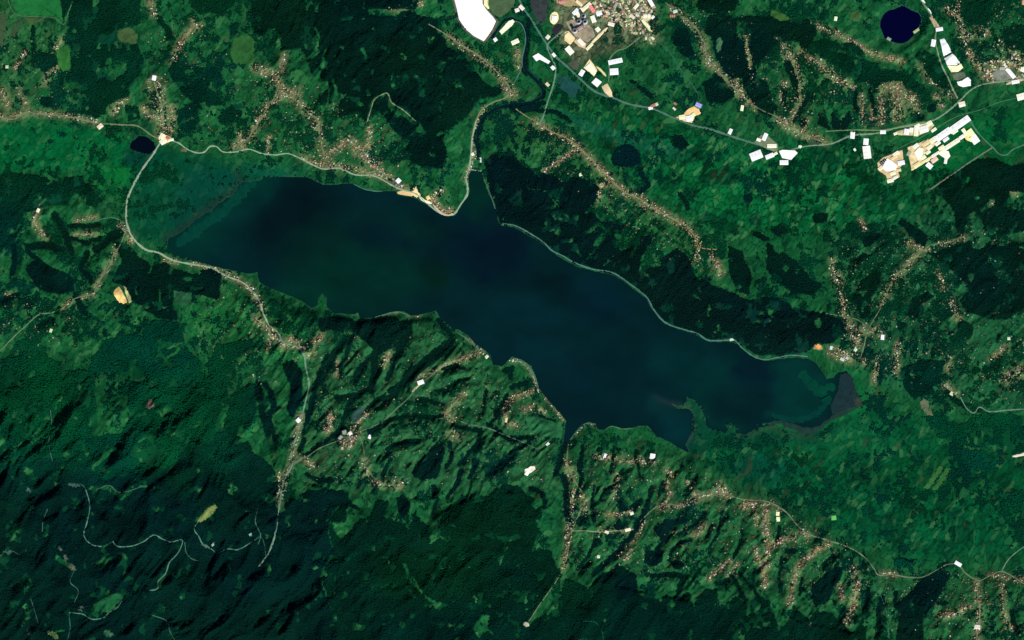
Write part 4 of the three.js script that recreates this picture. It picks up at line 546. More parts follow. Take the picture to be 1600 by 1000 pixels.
// ---------------------------------------------------------------- sheets that lie on the ground: fields, bare ground, paved yards, reed beds, beaches
function sheet(name, label, shape, color, { kind = 'structure', category = '', lift = 2.2, ragged = 0.5, mottle = 0.3, rough = 0.95, rows = 0, parent = scene, level, noTrees = true } = {}) {
  const ring = [], P = shape.poly, cx = P.reduce((s, q) => s + q[0], 0) / P.length, cy = P.reduce((s, q) => s + q[1], 0) / P.length;
  for (let i = 0; i < P.length; i++) {
    const a = P[i], b = P[(i + 1) % P.length], n = Math.max(1, Math.ceil(Math.hypot(b[0] - a[0], b[1] - a[1]) / 1.3));
    for (let k = 0; k < n; k++) { const u = lerp(a[0], b[0], k / n), v = lerp(a[1], b[1], k / n); ring.push([u + ragged * 2 * (noise(u * 0.9, v * 0.9) - 0.5), v + ragged * 2 * (noise(u * 0.9 + 40, v * 0.9) - 0.5)]); }
  }
  const reach = Math.max(...ring.map(([u, v]) => Math.hypot(u - cx, v - cy))), rings = Math.max(2, Math.ceil(reach / 1.6)), m = ring.length, p = [], c = [], idx = [], base = new THREE.Color().setRGB(...color), turn = hash(Math.round(cx), Math.round(cy)) * 3;
  const put = (u, v, y) => {
    p.push(X(u), y, Z(v));
    let f = 1 + mottle * (0.9 * (fbm(u / 5, v / 5, 3) - 0.5) * 2 + 0.5 * (noise(u * 0.8, v * 0.8) - 0.5));
    if (rows) f *= 1 + rows * Math.sin((u * Math.cos(turn) + v * Math.sin(turn)) * 1.6);
    c.push(base.r * f, base.g * f, base.b * f);
  };
  const y = (u, v) => level ?? Math.max(ground(u, v), 0) + lift;
  if (shape.left) {                                        // a strip: rows across it, edges going down
    shape.left.forEach(([u, v], i) => {
      const [s, t] = shape.right[i], wob = () => ragged * (noise(u * 0.7 + i, v * 0.7) - 0.5);
      for (let k = -1; k <= 5; k++) { const f = clamp(k / 4, 0, 1), a = lerp(u, s, f) + wob(), b = lerp(v, t, f) + wob(); put(a, b, k < 0 || k > 4 ? (level ?? ground(a, b)) - 4 : y(a, b)); }
      if (i) for (let k = 0; k < 6; k++) { const a = 7 * (i - 1) + k, b = 7 * i + k; idx.push(a, b, a + 1, a + 1, b, b + 1); }
    });
  } else {
  put(cx, cy, y(cx, cy));
  for (let k = 1; k <= rings; k++) for (const [u, v] of ring) { const a = lerp(cx, u, k / rings), b = lerp(cy, v, k / rings); put(a, b, y(a, b)); }
  for (const [u, v] of ring) put(u, v, (level ?? ground(u, v)) - 4);        // the edge goes down into the ground
  for (let i = 0; i < m; i++) {
    const j = (i + 1) % m;
    idx.push(0, 1 + i, 1 + j);
    for (let k = 0; k < rings; k++) { const a = 1 + k * m; idx.push(a + i, a + m + i, a + j, a + j, a + m + i, a + m + j); }
  }
  }
  const g = new THREE.BufferGeometry();
  g.setAttribute('position', new THREE.Float32BufferAttribute(p, 3));
  g.setAttribute('color', new THREE.Float32BufferAttribute(c, 3));
  g.setIndex(idx);
  g.computeVertexNormals();
  if (noTrees) register(clear, shape, 1, 0.3);
  return tag(place(new THREE.Mesh(g, rough === 0.95 ? painted : material({ vertexColors: true, roughness: rough })), name, parent), label, category, { kind });
}
const ribbon = (r, ...lists) => { const c = curve(pairs(...lists), 2), l = [], q = []; c.forEach(([u, v], i) => { const a = c[Math.max(0, i - 1)], b = c[Math.min(c.length - 1, i + 1)], d = Math.hypot(b[0] - a[0], b[1] - a[1]) || 1, w = r * (0.7 + 0.6 * noise(i / 3, r)) * Math.sqrt(Math.min(1, 0.15 + Math.min(i, c.length - 1 - i) / 4)); l.push([u - ((b[1] - a[1]) / d) * w, v + ((b[0] - a[0]) / d) * w]); q.unshift([u + ((b[1] - a[1]) / d) * w, v - ((b[0] - a[0]) / d) * w]); }); return { poly: [...l, ...q], left: l, right: q.slice().reverse() }; };
const field = (label, shape, color, o = {}) => sheet('field', label, shape, tone(...color), { rows: 0.06, mottle: 0.3, ragged: 1.4, ...o });
field('broad light green field at the top left corner', poly([27, -40, 84, -40, 99, 32, 90, 26, 60, 24, 30, 23, 22, 12]), [30, 108, 52]);
field('grey brown strip field along the left edge', poly([0, 22, 10, 20, 9, 50, 4, 72, -30, 70, -30, 22]), [58, 82, 54]);
field('brownish strip field second from the left edge', poly([22, 34, 29, 33, 24, 58, 17, 57]), [54, 80, 50]);
field('brown green field under the top left lane', poly([38, 27, 66, 28, 62, 35, 45, 36]), [66, 88, 50]);
field('olive pentagon-shaped field enclosed by the top left forest', poly([183, 48, 191, 46, 200, 42, 206, 45, 215, 54, 213, 69, 190, 65, 184, 58]), [62, 88, 50]);
field('bright green field with straight edge beside the top left lane', poly([88, 78, 105, 70, 110, 80, 111, 108, 98, 113, 90, 100]), [44, 104, 46]);
field('large olive field north of the ribbon village', poly([360, 82, 365, 60, 385, 52, 398, 62, 397, 96, 388, 102, 364, 98]), [42, 92, 44]);
field('green field east of the ribbon village', poly([455, 112, 470, 108, 484, 124, 486, 130, 470, 132, 452, 122]), [40, 100, 54]);
field('long light field sliver in the north-east hill forest', poly([1120, 62, 1124, 58, 1129, 64, 1127, 78, 1122, 86, 1119, 74]), [64, 106, 74]);
field('grey green rectangular field south of the straight grey road', poly([882, 118, 907, 134, 898, 152, 874, 138]), [28, 76, 70]);
field('bare grey brown plot beside the pale yard and white halls', poly([887, 98, 903, 92, 905, 103, 901, 111, 890, 104]), [78, 82, 66]);
field('dull olive square by the white pond and the top edge', poly([763, -30, 806, -30, 803, 8, 792, 20, 780, 28, 768, 18, 762, 4]), [74, 98, 66]);
field('narrow tan fallow field in the north-east above the dark lake', poly([1326, 20, 1340, 14, 1346, 24, 1342, 34, 1328, 32]), [58, 96, 52]);
field('pale olive field in the upper left of the north-east woods', poly([1205, 15, 1220, 20, 1236, 30, 1222, 34, 1204, 26]), [52, 94, 44]);
field('left one of the two long strip fields in the south-east plain', poly([1443, 762, 1468, 727, 1475, 731, 1450, 765]), [54, 104, 52]);
field('right one of the two long strip fields in the south-east plain', poly([1456, 764, 1479, 730, 1486, 733, 1465, 766]), [48, 98, 48]);
field('bare brown field on the hill beside the east dark wood', poly([1437, 628, 1443, 622, 1450, 627, 1452, 637, 1459, 651, 1450, 649, 1440, 639]), [92, 104, 76]);
field('reddish bare patch alone in the south-west forest', poly([229, 637, 234, 621, 241, 626, 242, 634, 234, 638]), [104, 88, 74], { lift: 8 });
field('dark purple grey ploughed field among the southern spurs', poly([548, 650, 558, 638, 572, 636, 566, 650, 552, 662]), [44, 74, 66]);
field('bright yellow green clearing on the south-west mountain', poly([310, 812, 318, 802, 326, 792, 338, 787, 341, 792, 332, 803, 322, 812, 314, 816]), [112, 128, 70], { lift: 7 });
for (const [label, u, v, a, b, turn, c] of [['grey tan bare patch among the south-west mountain tracks, upper one', 96, 856, 5, 3, 40, [72, 92, 80]], ['grey tan bare patch among the south-west mountain tracks, middle one', 104, 870, 6, 3, 60, [78, 92, 78]], ['grey tan bare patch among the south-west mountain tracks, lower one', 114, 884, 6, 4, 30, [96, 104, 84]], ['yellowish hamlet clearing at the bottom edge on the left', 84, 990, 10, 4, 35, [96, 130, 76]], ['pale grey clearing beside the oval mountain clearing', 128, 950, 6, 3, -50, [92, 116, 100]], ['faint tan strip clearing low on the left mountain edge', 14, 862, 8, 3, 10, [58, 88, 76]], ['pale hillside clearing above the zigzag mountain track', 322, 852, 7, 3, 25, [84, 116, 100]], ['brownish clearing in the forest corner at the bottom left', 48, 985, 4, 6, -20, [66, 88, 70]], ['curved pale clearing at the bottom edge in the dark forest', 172, 988, 8, 4, 30, [50, 84, 62]], ['grey bare strip high on the left mountain slope', 47, 765, 6, 2.5, 50, [62, 88, 86]], ['faint pale hamlet clearing at the head of the mountain track', 118, 757, 10, 3, 10, [58, 88, 76]]]) field(label, blob(u, v, a, b, turn), c, { lift: 8, ragged: 3, mottle: 0.6 });
field('oval light green clearing at the end of the mountain track', poly([147, 944, 160, 934, 176, 926, 190, 926, 194, 934, 182, 944, 166, 950, 150, 954]), [26, 86, 50], { lift: 7 });
field('wedge-shaped green field on the southern spur ridge', poly([562, 530, 570, 532, 583, 546, 580, 552, 570, 556, 560, 545]), [40, 100, 56]);
field('smooth green field on the eastern side of the round headland', poly([820, 650, 845, 652, 870, 660, 880, 668, 876, 684, 850, 682, 826, 672]), [38, 98, 58]);
field('vivid green field in the dark marsh west of the causeway', poly([176, 262, 206, 262, 196, 285, 180, 282]), [10, 100, 44]);
field('brown wet plot beside the shore road east of the junction', poly([281, 232, 290, 232, 292, 238, 283, 238]), [92, 100, 64]);
field('dim square fields by the quarry forest', poly([271, 453, 300, 458, 300, 482, 290, 478, 272, 470]), [36, 86, 54]);
field('tiny bright green sports pitch in the south-eastern meadow', poly([1299, 806, 1306, 805, 1307, 812, 1299, 813]), [106, 190, 96], { ragged: 0.1, mottle: 0.05 });
field('brown plot in the marsh at the end of the green plain', poly([1262, 220, 1270, 214, 1276, 224, 1266, 230]), [54, 78, 56]);

for (const [label, shape, color, level] of [
  ['green reed bed tongue in the shallow eastern end of the lake', ribbon(8, [1250, 580, 1262, 594, 1274, 606, 1288, 618, 1294, 632]), [3, 59, 45], 0.5],
  ['second green reed clump joining the grey mudflat in the lake end', ribbon(6, [1278, 612, 1292, 606, 1306, 603]), [4, 64, 46], 0.9],
  ['thin crescent reed bed along the south-east lake shore', ribbon(5, [1206, 647, 1224, 653, 1248, 655, 1266, 650, 1282, 640, 1292, 628]), [1, 54, 46], 0.7],
  ['drowned green reed fringe along the western end of the lake', ribbon(8, [398, 282, 378, 300, 362, 318, 338, 338, 312, 356, 290, 372, 276, 384]), [0, 59, 47], 0.5],
  ['green reeds around the delta spit in the southern lake bay', ribbon(5, [1084, 636, 1094, 652, 1096, 668, 1112, 676]), [6, 62, 46], 0.7],
]) sheet('reed_bed', label, shape, tone(...color), { kind: 'stuff', category: 'reeds', level, mottle: 0.25, ragged: 4 });
sheet('mudflat', 'purple grey mudflat in the far eastern corner of the lake', poly([1312, 586, 1322, 582, 1331, 589, 1336, 608, 1342, 620, 1338, 632, 1324, 643, 1310, 649, 1300, 646, 1298, 634, 1304, 620, 1310, 610, 1311, 598]), tone(26, 48, 50), { level: 0.6, mottle: 0.3, ragged: 0.9 });
sheet('mudflat', 'grey brown mud bank running along the south-east lake corner', ribbon(5.5, [1346, 634, 1326, 643, 1308, 650, 1292, 661, 1276, 672, 1262, 674, 1240, 668, 1222, 664, 1200, 664]), tone(30, 56, 48), { level: 1, mottle: 0.3, ragged: 3 });
sheet('mudflat', 'reddish mud corner at the tip of the eastern lake end', poly([1333, 624, 1342, 620, 1349, 632, 1338, 636]), tone(50, 60, 48), { level: 1.3, mottle: 0.3, ragged: 1.4 });
sheet('mudflat', 'faint grey mud spit of the stream mouth in the lake', ribbon(1.6, [1050, 631, 1060, 636, 1072, 636, 1082, 642, 1086, 652]), tone(46, 70, 60), { level: 0.8, mottle: 0.2 });
sheet('beach', 'sandy tan beach strip on the north lake shore', ribbon(3.2, [621, 301, 632, 301, 642, 303, 651, 302, 656, 307]), tone(226, 190, 132), { lift: 2.6, mottle: 0.15 });
sheet('beach', 'pale sand corner with a pointed top above the beach', poly([641, 301, 647, 297, 650, 291, 653, 297, 655, 306, 650, 309]), tone(240, 214, 160), { lift: 3, mottle: 0.12 });
sheet('beach', 'bright white landing strip on the lake shore east of the beach', ribbon(2.1, [655, 307, 662, 313, 670, 316, 675, 318]), tone(255, 236, 206), { lift: 3.2, mottle: 0.1 });
sheet('beach', 'pale promenade along the southern tip of the point', ribbon(1.6, [676, 319, 684, 328, 692, 334, 700, 336, 709, 334]), tone(196, 180, 146), { lift: 3.4, mottle: 0.25 });
for (const [r, c, label, pts] of [[1.1, [70, 112, 92], 'pale built-up shore strip of the southern headland bays', [796, 562, 806, 560, 818, 567, 828, 577, 836, 590, 840, 604]], [1, [80, 118, 92], 'pale shore strip west of the headland bay', [712, 518, 728, 528, 744, 542, 756, 550, 764, 556]], [1, [70, 108, 86], 'light fringe on the inlet point', [890, 688, 900, 675, 911, 664, 922, 661, 931, 666]], [0.9, [74, 112, 88], 'light fringe along the south shore below the causeway village', [585, 496, 602, 491, 622, 487, 640, 493]], [1, [62, 108, 72], 'light fringe on the shore of the green south bay', [946, 671, 955, 666, 972, 670, 990, 669]], [0.9, [66, 112, 84], 'pale curved bank on the north shore below the shore road', [552, 287, 566, 294, 582, 298, 598, 299]]])
  sheet('shore_strip', label, ribbon(r, pts), tone(...c), { lift: 1.8, mottle: 0.4 });

// the ash pond: a white basin with a brown dyke
{
  const basin = [710, -60, 710, 0, 714, 15, 717, 30, 727, 45, 740, 56, 756, 64.5, 763, 55, 769, 46, 775, 33, 770, 26, 760, 15, 754, 6, 753, -60], b = pairs(basin);
  const dyke = sheet('dyke', 'brown dyke round the white settling pond', poly(basin), tone(96, 92, 74), { lift: 4, mottle: 0.3, ragged: 0 });
  dyke.geometry.translate(-X(742), 0, -Z(20)); dyke.geometry.scale(1.13, 1, 1.07); dyke.geometry.translate(X(742), 0, Z(20));
  sheet('settling_pond', 'large snow-white settling pond at the top edge with a pointed lower end', { poly: b }, [0.86, 0.86, 0.84], { level: 11, mottle: 0.03, ragged: 0, rough: 0.6 });
  sheet('paved_yard', 'pale yellow strip beside the white settling pond', poly([755, -30, 762, -30, 763, 9, 765, 13, 762, 14, 756, 8]), tone(250, 244, 176), { lift: 9, mottle: 0.1, ragged: 0.2 });
}

// ---------------------------------------------------------------- paved yards and quarries
const yardSheet = (label, shape, color, o = {}) => sheet('paved_yard', label, shape, tone(...color, 1.05), { mottle: 0.22, ragged: 0.4, ...o });
yardSheet('bright sand yard curving beside the river track below the white pond', poly([780, 49, 784, 54, 793, 46, 800, 40, 804, 34, 801, 30, 794, 33, 787, 41]), [255, 244, 206], { mottle: 0.06 });
yardSheet('round cream storage yard in the town beside the dark coal slab', blob(866, 28, 7, 10, 10), [255, 226, 166]);
yardSheet('black coal slab between the cream yard and the tan yard', poly([863, 48, 868, 40, 872, 37, 881, 40, 873, 51, 866, 58]), [44, 40, 48], { lift: 3, mottle: 0.2 });
yardSheet('tan works yard south-west of the cooling towers', poly([882, 50, 888, 48, 899, 60, 891, 70, 882, 63]), [244, 206, 150]);
yardSheet('sandy works area between the halls on the south side of the power station', poly([896, 64, 905, 58, 916, 68, 914, 76, 904, 72]), [214, 186, 150], { lift: 3 });
yardSheet('pale tan strip yard along the east side of the power station', ribbon(2.2, [949, 43, 936, 56, 924, 68, 917, 77]), [232, 214, 166]);
yardSheet('greyish pink yard among the cooling towers', poly([884, 34, 900, 28, 914, 34, 926, 44, 930, 56, 918, 66, 900, 58, 890, 46]), [148, 136, 112], { mottle: 0.5 });
yardSheet('cream strip yard at the north side of the power station', poly([894, 27, 902, 14, 914, 9, 916, 14, 906, 26, 898, 30]), [244, 224, 172], { lift: 3 });
yardSheet('tan town square at the top edge', poly([866, -20, 900, -20, 918, 2, 908, 9, 884, 10, 870, 4]), [170, 150, 108], { mottle: 0.5 });
yardSheet('dark grey coal stock at the top edge beside the white houses', poly([830, -20, 858, -20, 853, 30, 843, 36, 834, 22, 828, 6]), [50, 56, 56], { mottle: 0.5 });
yardSheet('large tan yard of the works south of the town', poly([912, 106, 921, 92, 924, 96, 934, 110, 928, 119]), [252, 222, 166]);
yardSheet('narrow tan strip yard beside the works', ribbon(1.9, [932, 104, 940, 111, 947, 119]), [222, 212, 150]);
yardSheet('triangular pale yard touching the straight grey road', poly([940, 135, 949, 130, 956, 143, 957, 151, 952, 151, 944, 144]), [218, 196, 152], { mottle: 0.35 });
yardSheet('tan quarry yard with halls beside the straight grey road', poly([1056, 183, 1066, 180, 1075, 170, 1084, 166, 1092, 170, 1096, 177, 1086, 182, 1081, 192, 1068, 189]), [236, 196, 132], { mottle: 0.35 });
yardSheet('western tan ground of the eastern industrial estate', poly([1371, 254, 1380, 246, 1410, 234, 1412, 256, 1402, 266, 1406, 276, 1388, 286, 1384, 274, 1372, 266]), [214, 188, 138], { mottle: 0.4 });
yardSheet('middle tan ground of the eastern industrial estate', poly([1418, 230, 1434, 224, 1448, 218, 1460, 214, 1462, 226, 1446, 240, 1440, 252, 1424, 264, 1420, 246]), [226, 204, 150], { mottle: 0.45 });
yardSheet('long pale service strip through the eastern industrial estate', ribbon(2.2, [1424, 266, 1446, 251, 1468, 238, 1490, 224, 1504, 212]), [232, 222, 160], { lift: 3.2 });
yardSheet('cream ground at the north-east corner of the industrial estate', poly([1503, 212, 1514, 203, 1520, 206, 1530, 217, 1520, 222, 1512, 220]), [250, 226, 150], { lift: 3.4 });
yardSheet('pale ground along the eastern main road south of the suburb', poly([1398, 206, 1430, 198, 1452, 188, 1460, 196, 1450, 206, 1434, 212, 1404, 211]), [196, 186, 136], { mottle: 0.5 });
yardSheet('pale ground around the white halls at the west end of the main road', poly([1178, 222, 1190, 210, 1200, 212, 1216, 226, 1214, 238, 1200, 234]), [112, 124, 92], { mottle: 0.5 });
yardSheet('cream gravel works at the causeway junction', poly([247, 212, 256, 209, 266, 214, 272, 218, 264, 222, 255, 226, 249, 222]), [240, 208, 150], { mottle: 0.3 });
yardSheet('upper white section of the long white quarry strip', poly([1468, 62, 1475, 60, 1480, 68, 1487, 81, 1474, 88]), [255, 252, 240], { mottle: 0.06 });
yardSheet('middle white section of the long white quarry strip', poly([1475, 91, 1488, 84, 1494, 90, 1500, 98, 1494, 102, 1480, 102]), [255, 252, 236], { mottle: 0.08 });
yardSheet('yellowish lower section of the long white quarry strip', poly([1480, 103, 1495, 103, 1501, 99, 1505, 106, 1497, 112, 1486, 113]), [252, 236, 184], { mottle: 0.25 });
yardSheet('grey heap yard between the two white ends of the quarry strip', poly([1487, 115, 1505, 112, 1510, 119, 1496, 126, 1490, 124]), [88, 96, 78], { mottle: 0.4 });
yardSheet('five-sided white yard at the south end of the quarry strip', poly([1495, 128, 1503, 126, 1512, 120, 1517, 125, 1517, 134, 1504, 136, 1497, 133]), [255, 252, 232], { mottle: 0.06 });
yardSheet('narrow white strip yard at the head of the quarry road', ribbon(2, [1436, -6, 1441, 0, 1445, 5]), [255, 250, 226], { mottle: 0.08 });
yardSheet('second narrow white yard on the quarry road', ribbon(1.7, [1449, 13, 1452, 17, 1455, 22]), [255, 250, 232], { mottle: 0.08 });
yardSheet('brown pale lot on the quarry road above the white quarry', poly([1451, 27, 1456, 25, 1466, 38, 1470, 46, 1462, 46]), [170, 150, 114], { mottle: 0.3 });
yardSheet('larger tan lobe of the quarry in the south-west hills', poly([177, 458, 180, 452, 186, 447, 191, 454, 194, 461, 197, 466, 199, 472, 194, 475, 187, 473, 182, 467]), [226, 188, 116], { mottle: 0.4, lift: 6 });
yardSheet('smaller pale lobe of the quarry in the south-west hills', poly([193, 446, 197, 448, 201, 457, 205, 466, 206, 471, 202, 474, 199, 467, 196, 457]), [170, 172, 116], { mottle: 0.3, lift: 6 });
yardSheet('small white quarry at the head of the inlet valley', poly([819, 741, 820, 733, 829, 728, 835, 728, 837, 733, 828, 739, 824, 743]), [250, 240, 212], { mottle: 0.12, lift: 5 });
yardSheet('white clearing at the lower end of the green forest corridor', blob(822, 975, 5, 4, 20), [196, 196, 160], { lift: 6 });
yardSheet('pale bank at the right edge in the dark wood', ribbon(2.2, [1582, 713, 1594, 711, 1606, 707]), [214, 206, 178], { lift: 5 });
yardSheet('pale strip of the village site between the southern spurs', ribbon(1.8, [644, 612, 650, 606, 656, 601]), [206, 190, 146], { lift: 4 });
yardSheet('brown yard beside the shore forest at the eastern lake end', poly([1270, 545, 1273, 538, 1283, 539, 1286, 545, 1280, 547]), [150, 126, 84], { mottle: 0.3, lift: 3 });
yardSheet('pale lot at the right edge below the town quarter', ribbon(2, [1572, 132, 1582, 128, 1600, 124]), [196, 180, 148], { mottle: 0.4 });
yardSheet('grey asphalt lots of the town quarter at the upper right', poly([1548, 116, 1562, 106, 1574, 110, 1582, 122, 1566, 126, 1552, 124]), [120, 124, 108], { mottle: 0.6 });
yardSheet('white town lots by the diagonal road east of the power station', poly([1001, 26, 1008, 22, 1020, 24, 1018, 29, 1008, 34, 1014, 42, 1020, 50, 1014, 48, 1004, 36]), [222, 214, 160], { mottle: 0.3 });

// ---------------------------------------------------------------- buildings
const unit = new THREE.BoxGeometry(1, 1, 1);
function box(parent, name, m, w, h, d, x, y, z) { const o = new THREE.Mesh(unit, m); o.scale.set(w, h, d); o.position.set(x, y, z); return place(o, name, parent); }
function gable(l, w, rise, eave) {                          // ridge along x, resting at y = 0
  const a = l / 2 + eave, b = w / 2 + eave, g = new THREE.BufferGeometry(), e = 0.5;
  const v = [[-a, 0, -b], [a, 0, -b], [a, 0, b], [-a, 0, b], [-a, e, -b], [a, e, -b], [a, e, b], [-a, e, b], [-a, rise + e, 0], [a, rise + e, 0]];
  const f = [[0, 1, 2, 3], [4, 8, 9, 5], [7, 6, 9, 8], [0, 4, 5, 1], [3, 2, 6, 7], [0, 3, 7, 8, 4], [1, 5, 9, 6, 2]], p = [];
  for (const q of f) for (let k = 1; k + 1 < q.length; k++) p.push(...v[q[0]], ...v[q[k]], ...v[q[k + 1]]);
  g.setAttribute('position', new THREE.Float32BufferAttribute(p, 3));
  g.computeVertexNormals();
  return g;
}
const rust = noiseTexture(64, (x, y) => 0.86 + 0.14 * periodic(x, y, 8));
const WHITE = [255, 251, 232], CREAM = [255, 244, 200], wallPaint = paint([0.55, 0.53, 0.48], 0.9), skyPaint = paint([0.62, 0.64, 0.62], 0.4), metalPaint = paint([0.4, 0.41, 0.42], 0.5), darkPaint = paint([0.05, 0.05, 0.055], 0.8), doorPaint = paint([0.2, 0.24, 0.3], 0.6);
function stand(name, label, category, u, v, turn, group) {
  const g = tag(place(new THREE.Group(), name), label, category, { group });
  g.position.set(X(u), ground(u, v) + 1.5, Z(v));
  g.rotation.y = THREE.MathUtils.degToRad(turn);
  return g;
}
function hall(label, u, v, length, width, turn, { roof = WHITE, h = 11, category = 'warehouse', name = 'warehouse', k = 1 } = {}) {
  const g = stand(name, label, category, u, v, turn), l = length * 1.1 * M, w = width * 1.12 * M, rise = Math.max(1.2, w * 0.05);
  box(g, 'wall', wallPaint, l, h + 6, w, 0, (h - 6) / 2, 0);
  const r = place(new THREE.Mesh(gable(l, w, rise, 1), paint(tone(...roof, k), 0.6)), 'roof', g);
  r.position.y = h;
  box(r, 'ridge_vent', metalPaint, l * 0.86, 1.2, 2.4, 0, rise + 0.9, 0);
  if (length >= 7) for (const s of [-1, 1]) for (let i = 0; i < 3; i++) { const q = box(r, 'skylight', skyPaint, l * 0.05, 0.3, w * 0.3, l * (i - 1) * 0.3, rise * 0.5 + 0.72, s * w * 0.25); q.rotation.x = s * Math.atan2(rise, w / 2); }
  for (const s of [-1, 1]) box(g, 'door', doorPaint, 0.3, 5, 5, s * (l / 2 + 0.1), 2.5, 0);
  register(clear, { poly: [[u - length / 2, v - length / 2], [u + length / 2, v - length / 2], [u + length / 2, v + length / 2], [u - length / 2, v + length / 2]] }, 1);
  return g;
}
function block(label, shape, h, roof, { name = 'factory_hall', category = 'factory' } = {}) {   // a hall with a plan of its own and a flat roof behind a parapet
  const P = shape.poly, cu = P.reduce((s, q) => s + q[0], 0) / P.length, cv = P.reduce((s, q) => s + q[1], 0) / P.length, g = stand(name, label, category, cu, cv, 0);
  const plan = (k) => new THREE.Shape(P.map(([u, v]) => new THREE.Vector2((u - cu) * M * k, -(v - cv) * M * k)));
  const up = (s, d, y) => { const e = new THREE.ExtrudeGeometry(s, { depth: d, bevelEnabled: false }); e.rotateX(-Math.PI / 2); e.translate(0, y, 0); return e; };
  place(new THREE.Mesh(up(plan(1), h + 6, -6), wallPaint), 'wall', g);
  const r = place(new THREE.Mesh(up(plan(0.985), 0.6, h), paint(tone(...roof, 1), 0.7)), 'roof', g);
  const [a, b, c, d] = bounds(shape, 0);
  for (let i = 0; i < 5; i++) { const u = lerp(a, c, 0.25 + 0.5 * hash(i, Math.round(cu))), v = lerp(b, d, 0.25 + 0.5 * hash(i + 9, Math.round(cv))); if (signedDistance(shape, u, v) < -1) box(r, 'roof_unit', metalPaint, 5, 2, 4, (u - cu) * M, h + 1.6, (v - cv) * M); }
  register(clear, shape, 1, 0.5);
  return g;
}
// around the white pond and the town
hall('small white square hall alone in the meadow under the white pond', 774, 62, 5, 5, 35);
hall('yellowish white oval-roofed hall in the river meander', 805, 65.5, 11, 6, 25, { roof: CREAM });
hall('pale hall beside the top edge coal stock, left of a pair', 808, 16, 6, 5, 20, { roof: [240, 226, 210] });
hall('pale hall beside the top edge coal stock, right of a pair', 815, 12, 8, 5, -45, { roof: [240, 222, 206] });
block('white L-shaped hall beside the crossroads south-west of the town', poly([832, 88, 841, 83, 860, 96, 857, 100, 843, 93, 838, 96]), 10, WHITE);
hall('small pale hall on the grey main road at the crossroads', 865.5, 86, 6, 4, -50, { roof: [226, 240, 216] });
hall('small pinkish white hall below the crossroads', 864, 106, 6, 5, -50, { roof: [250, 236, 226] });
hall('cream roadside building halfway along the link road', 855.5, 132, 6, 4, -45, { roof: [206, 204, 156] });
hall('white hall on the north side of the power station', 900, 19, 10, 7, 45);
hall('long white hall with a red edge south-west of the power station', 890, 79, 12, 8, -50, { roof: [255, 240, 216] });
hall('narrow white hall standing on the sandy works area', 908, 66, 11, 5, -45, { roof: [255, 240, 214] });
hall('small white hall east of the cooling towers', 927, 30, 10, 6, -70, { roof: [255, 252, 216] });
hall('white square block north-east of the cooling towers', 936, 21, 8, 6, 20);
hall('red-roofed town hall block near the top edge', 925, 14, 12, 5, -55, { roof: [236, 120, 116], name: 'apartment_block', category: 'building' });
hall('white pinkish hall at the end of the pale strip yard', 955, 38, 9, 5, -15, { roof: [250, 226, 200] });
hall('bright small hall in the middle of the pale strip yard', 934, 46, 6, 6, 40, { roof: [255, 242, 210] });
hall('long pale hall under the strip yard at its lower end', 921, 73, 12, 4, 45, { roof: [250, 230, 176] });
hall('white angled hall at the top edge east of the town', 1017, 4, 12, 5, -60);
hall('left one of three white blocks on the diagonal road', 1008, 25, 5, 4, 15, { roof: [255, 252, 220] });
hall('middle one of three white blocks on the diagonal road', 1014, 24.5, 4, 4, 15, { roof: [255, 252, 220] });
hall('right one of three white blocks on the diagonal road', 1020, 27, 5, 3.5, 45);
hall('long white roof lying diagonally on the east town road', 1009, 37, 15, 3.2, -45, { roof: [250, 236, 190] });
hall('small white roof at the south end of the east town road', 1020, 60, 5, 3, -45, { roof: [220, 220, 184] });
hall('orange red roofed block on the edge of the north-east village', 1051, 25, 9, 4, 0, { roof: [150, 76, 40], name: 'apartment_block', category: 'building' });
hall('grey white hall at the start of the north-east village', 1055, 18, 6, 4, 20, { roof: [196, 214, 196] });
hall('grey town block at the top edge north of the green square', 962, 8, 9, 4, 60, { roof: [150, 140, 124], name: 'apartment_block', category: 'building' });
hall('salmon-roofed town block at the top edge', 878, 3, 10, 4, 10, { roof: [196, 120, 108], name: 'apartment_block', category: 'building' });
hall('cream town block west of the red town hall', 905, 5, 11, 4, -40, { roof: [240, 214, 160], name: 'apartment_block', category: 'building' });
hall('white town block left of the diagonal road at the top edge', 994, 10, 9, 4, 50, { roof: [240, 232, 206], name: 'apartment_block', category: 'building' });
hall('pale town block in the east of the town streets', 988, 26, 8, 4, -40, { roof: [220, 210, 180], name: 'apartment_block', category: 'building' });
hall('cream long block north of the cooling towers', 917, 10, 14, 5, 42, { roof: [255, 236, 190] });
hall('pale shed on the tan works yard near the black coal slab', 888, 57, 9, 6, -50, { roof: [255, 226, 170] });
hall('cream tank house in the round storage yard', 866, 29, 8, 7, 80, { roof: [255, 250, 226] });
hall('white shed at the corner of the black coal slab', 856, 58, 6, 5, 50, { roof: [226, 216, 196] });
// the works south of the town
hall('white hall left of the large tan yard', 909, 114, 9, 6, 60);
block('big white hall touching the straight grey road', poly([924, 129, 931, 121.5, 940.5, 128, 933, 136.5]), 12, WHITE);
hall('long white hall at the upper right of the works', 961.5, 96, 20, 6.5, 12);
hall('white block below the long hall of the works', 959.5, 112, 12, 9, 4);
block('wide pale hall in the middle of the large tan yard', poly([914, 105, 922, 98, 932, 111, 928, 117.5]), 9, [255, 244, 206]);
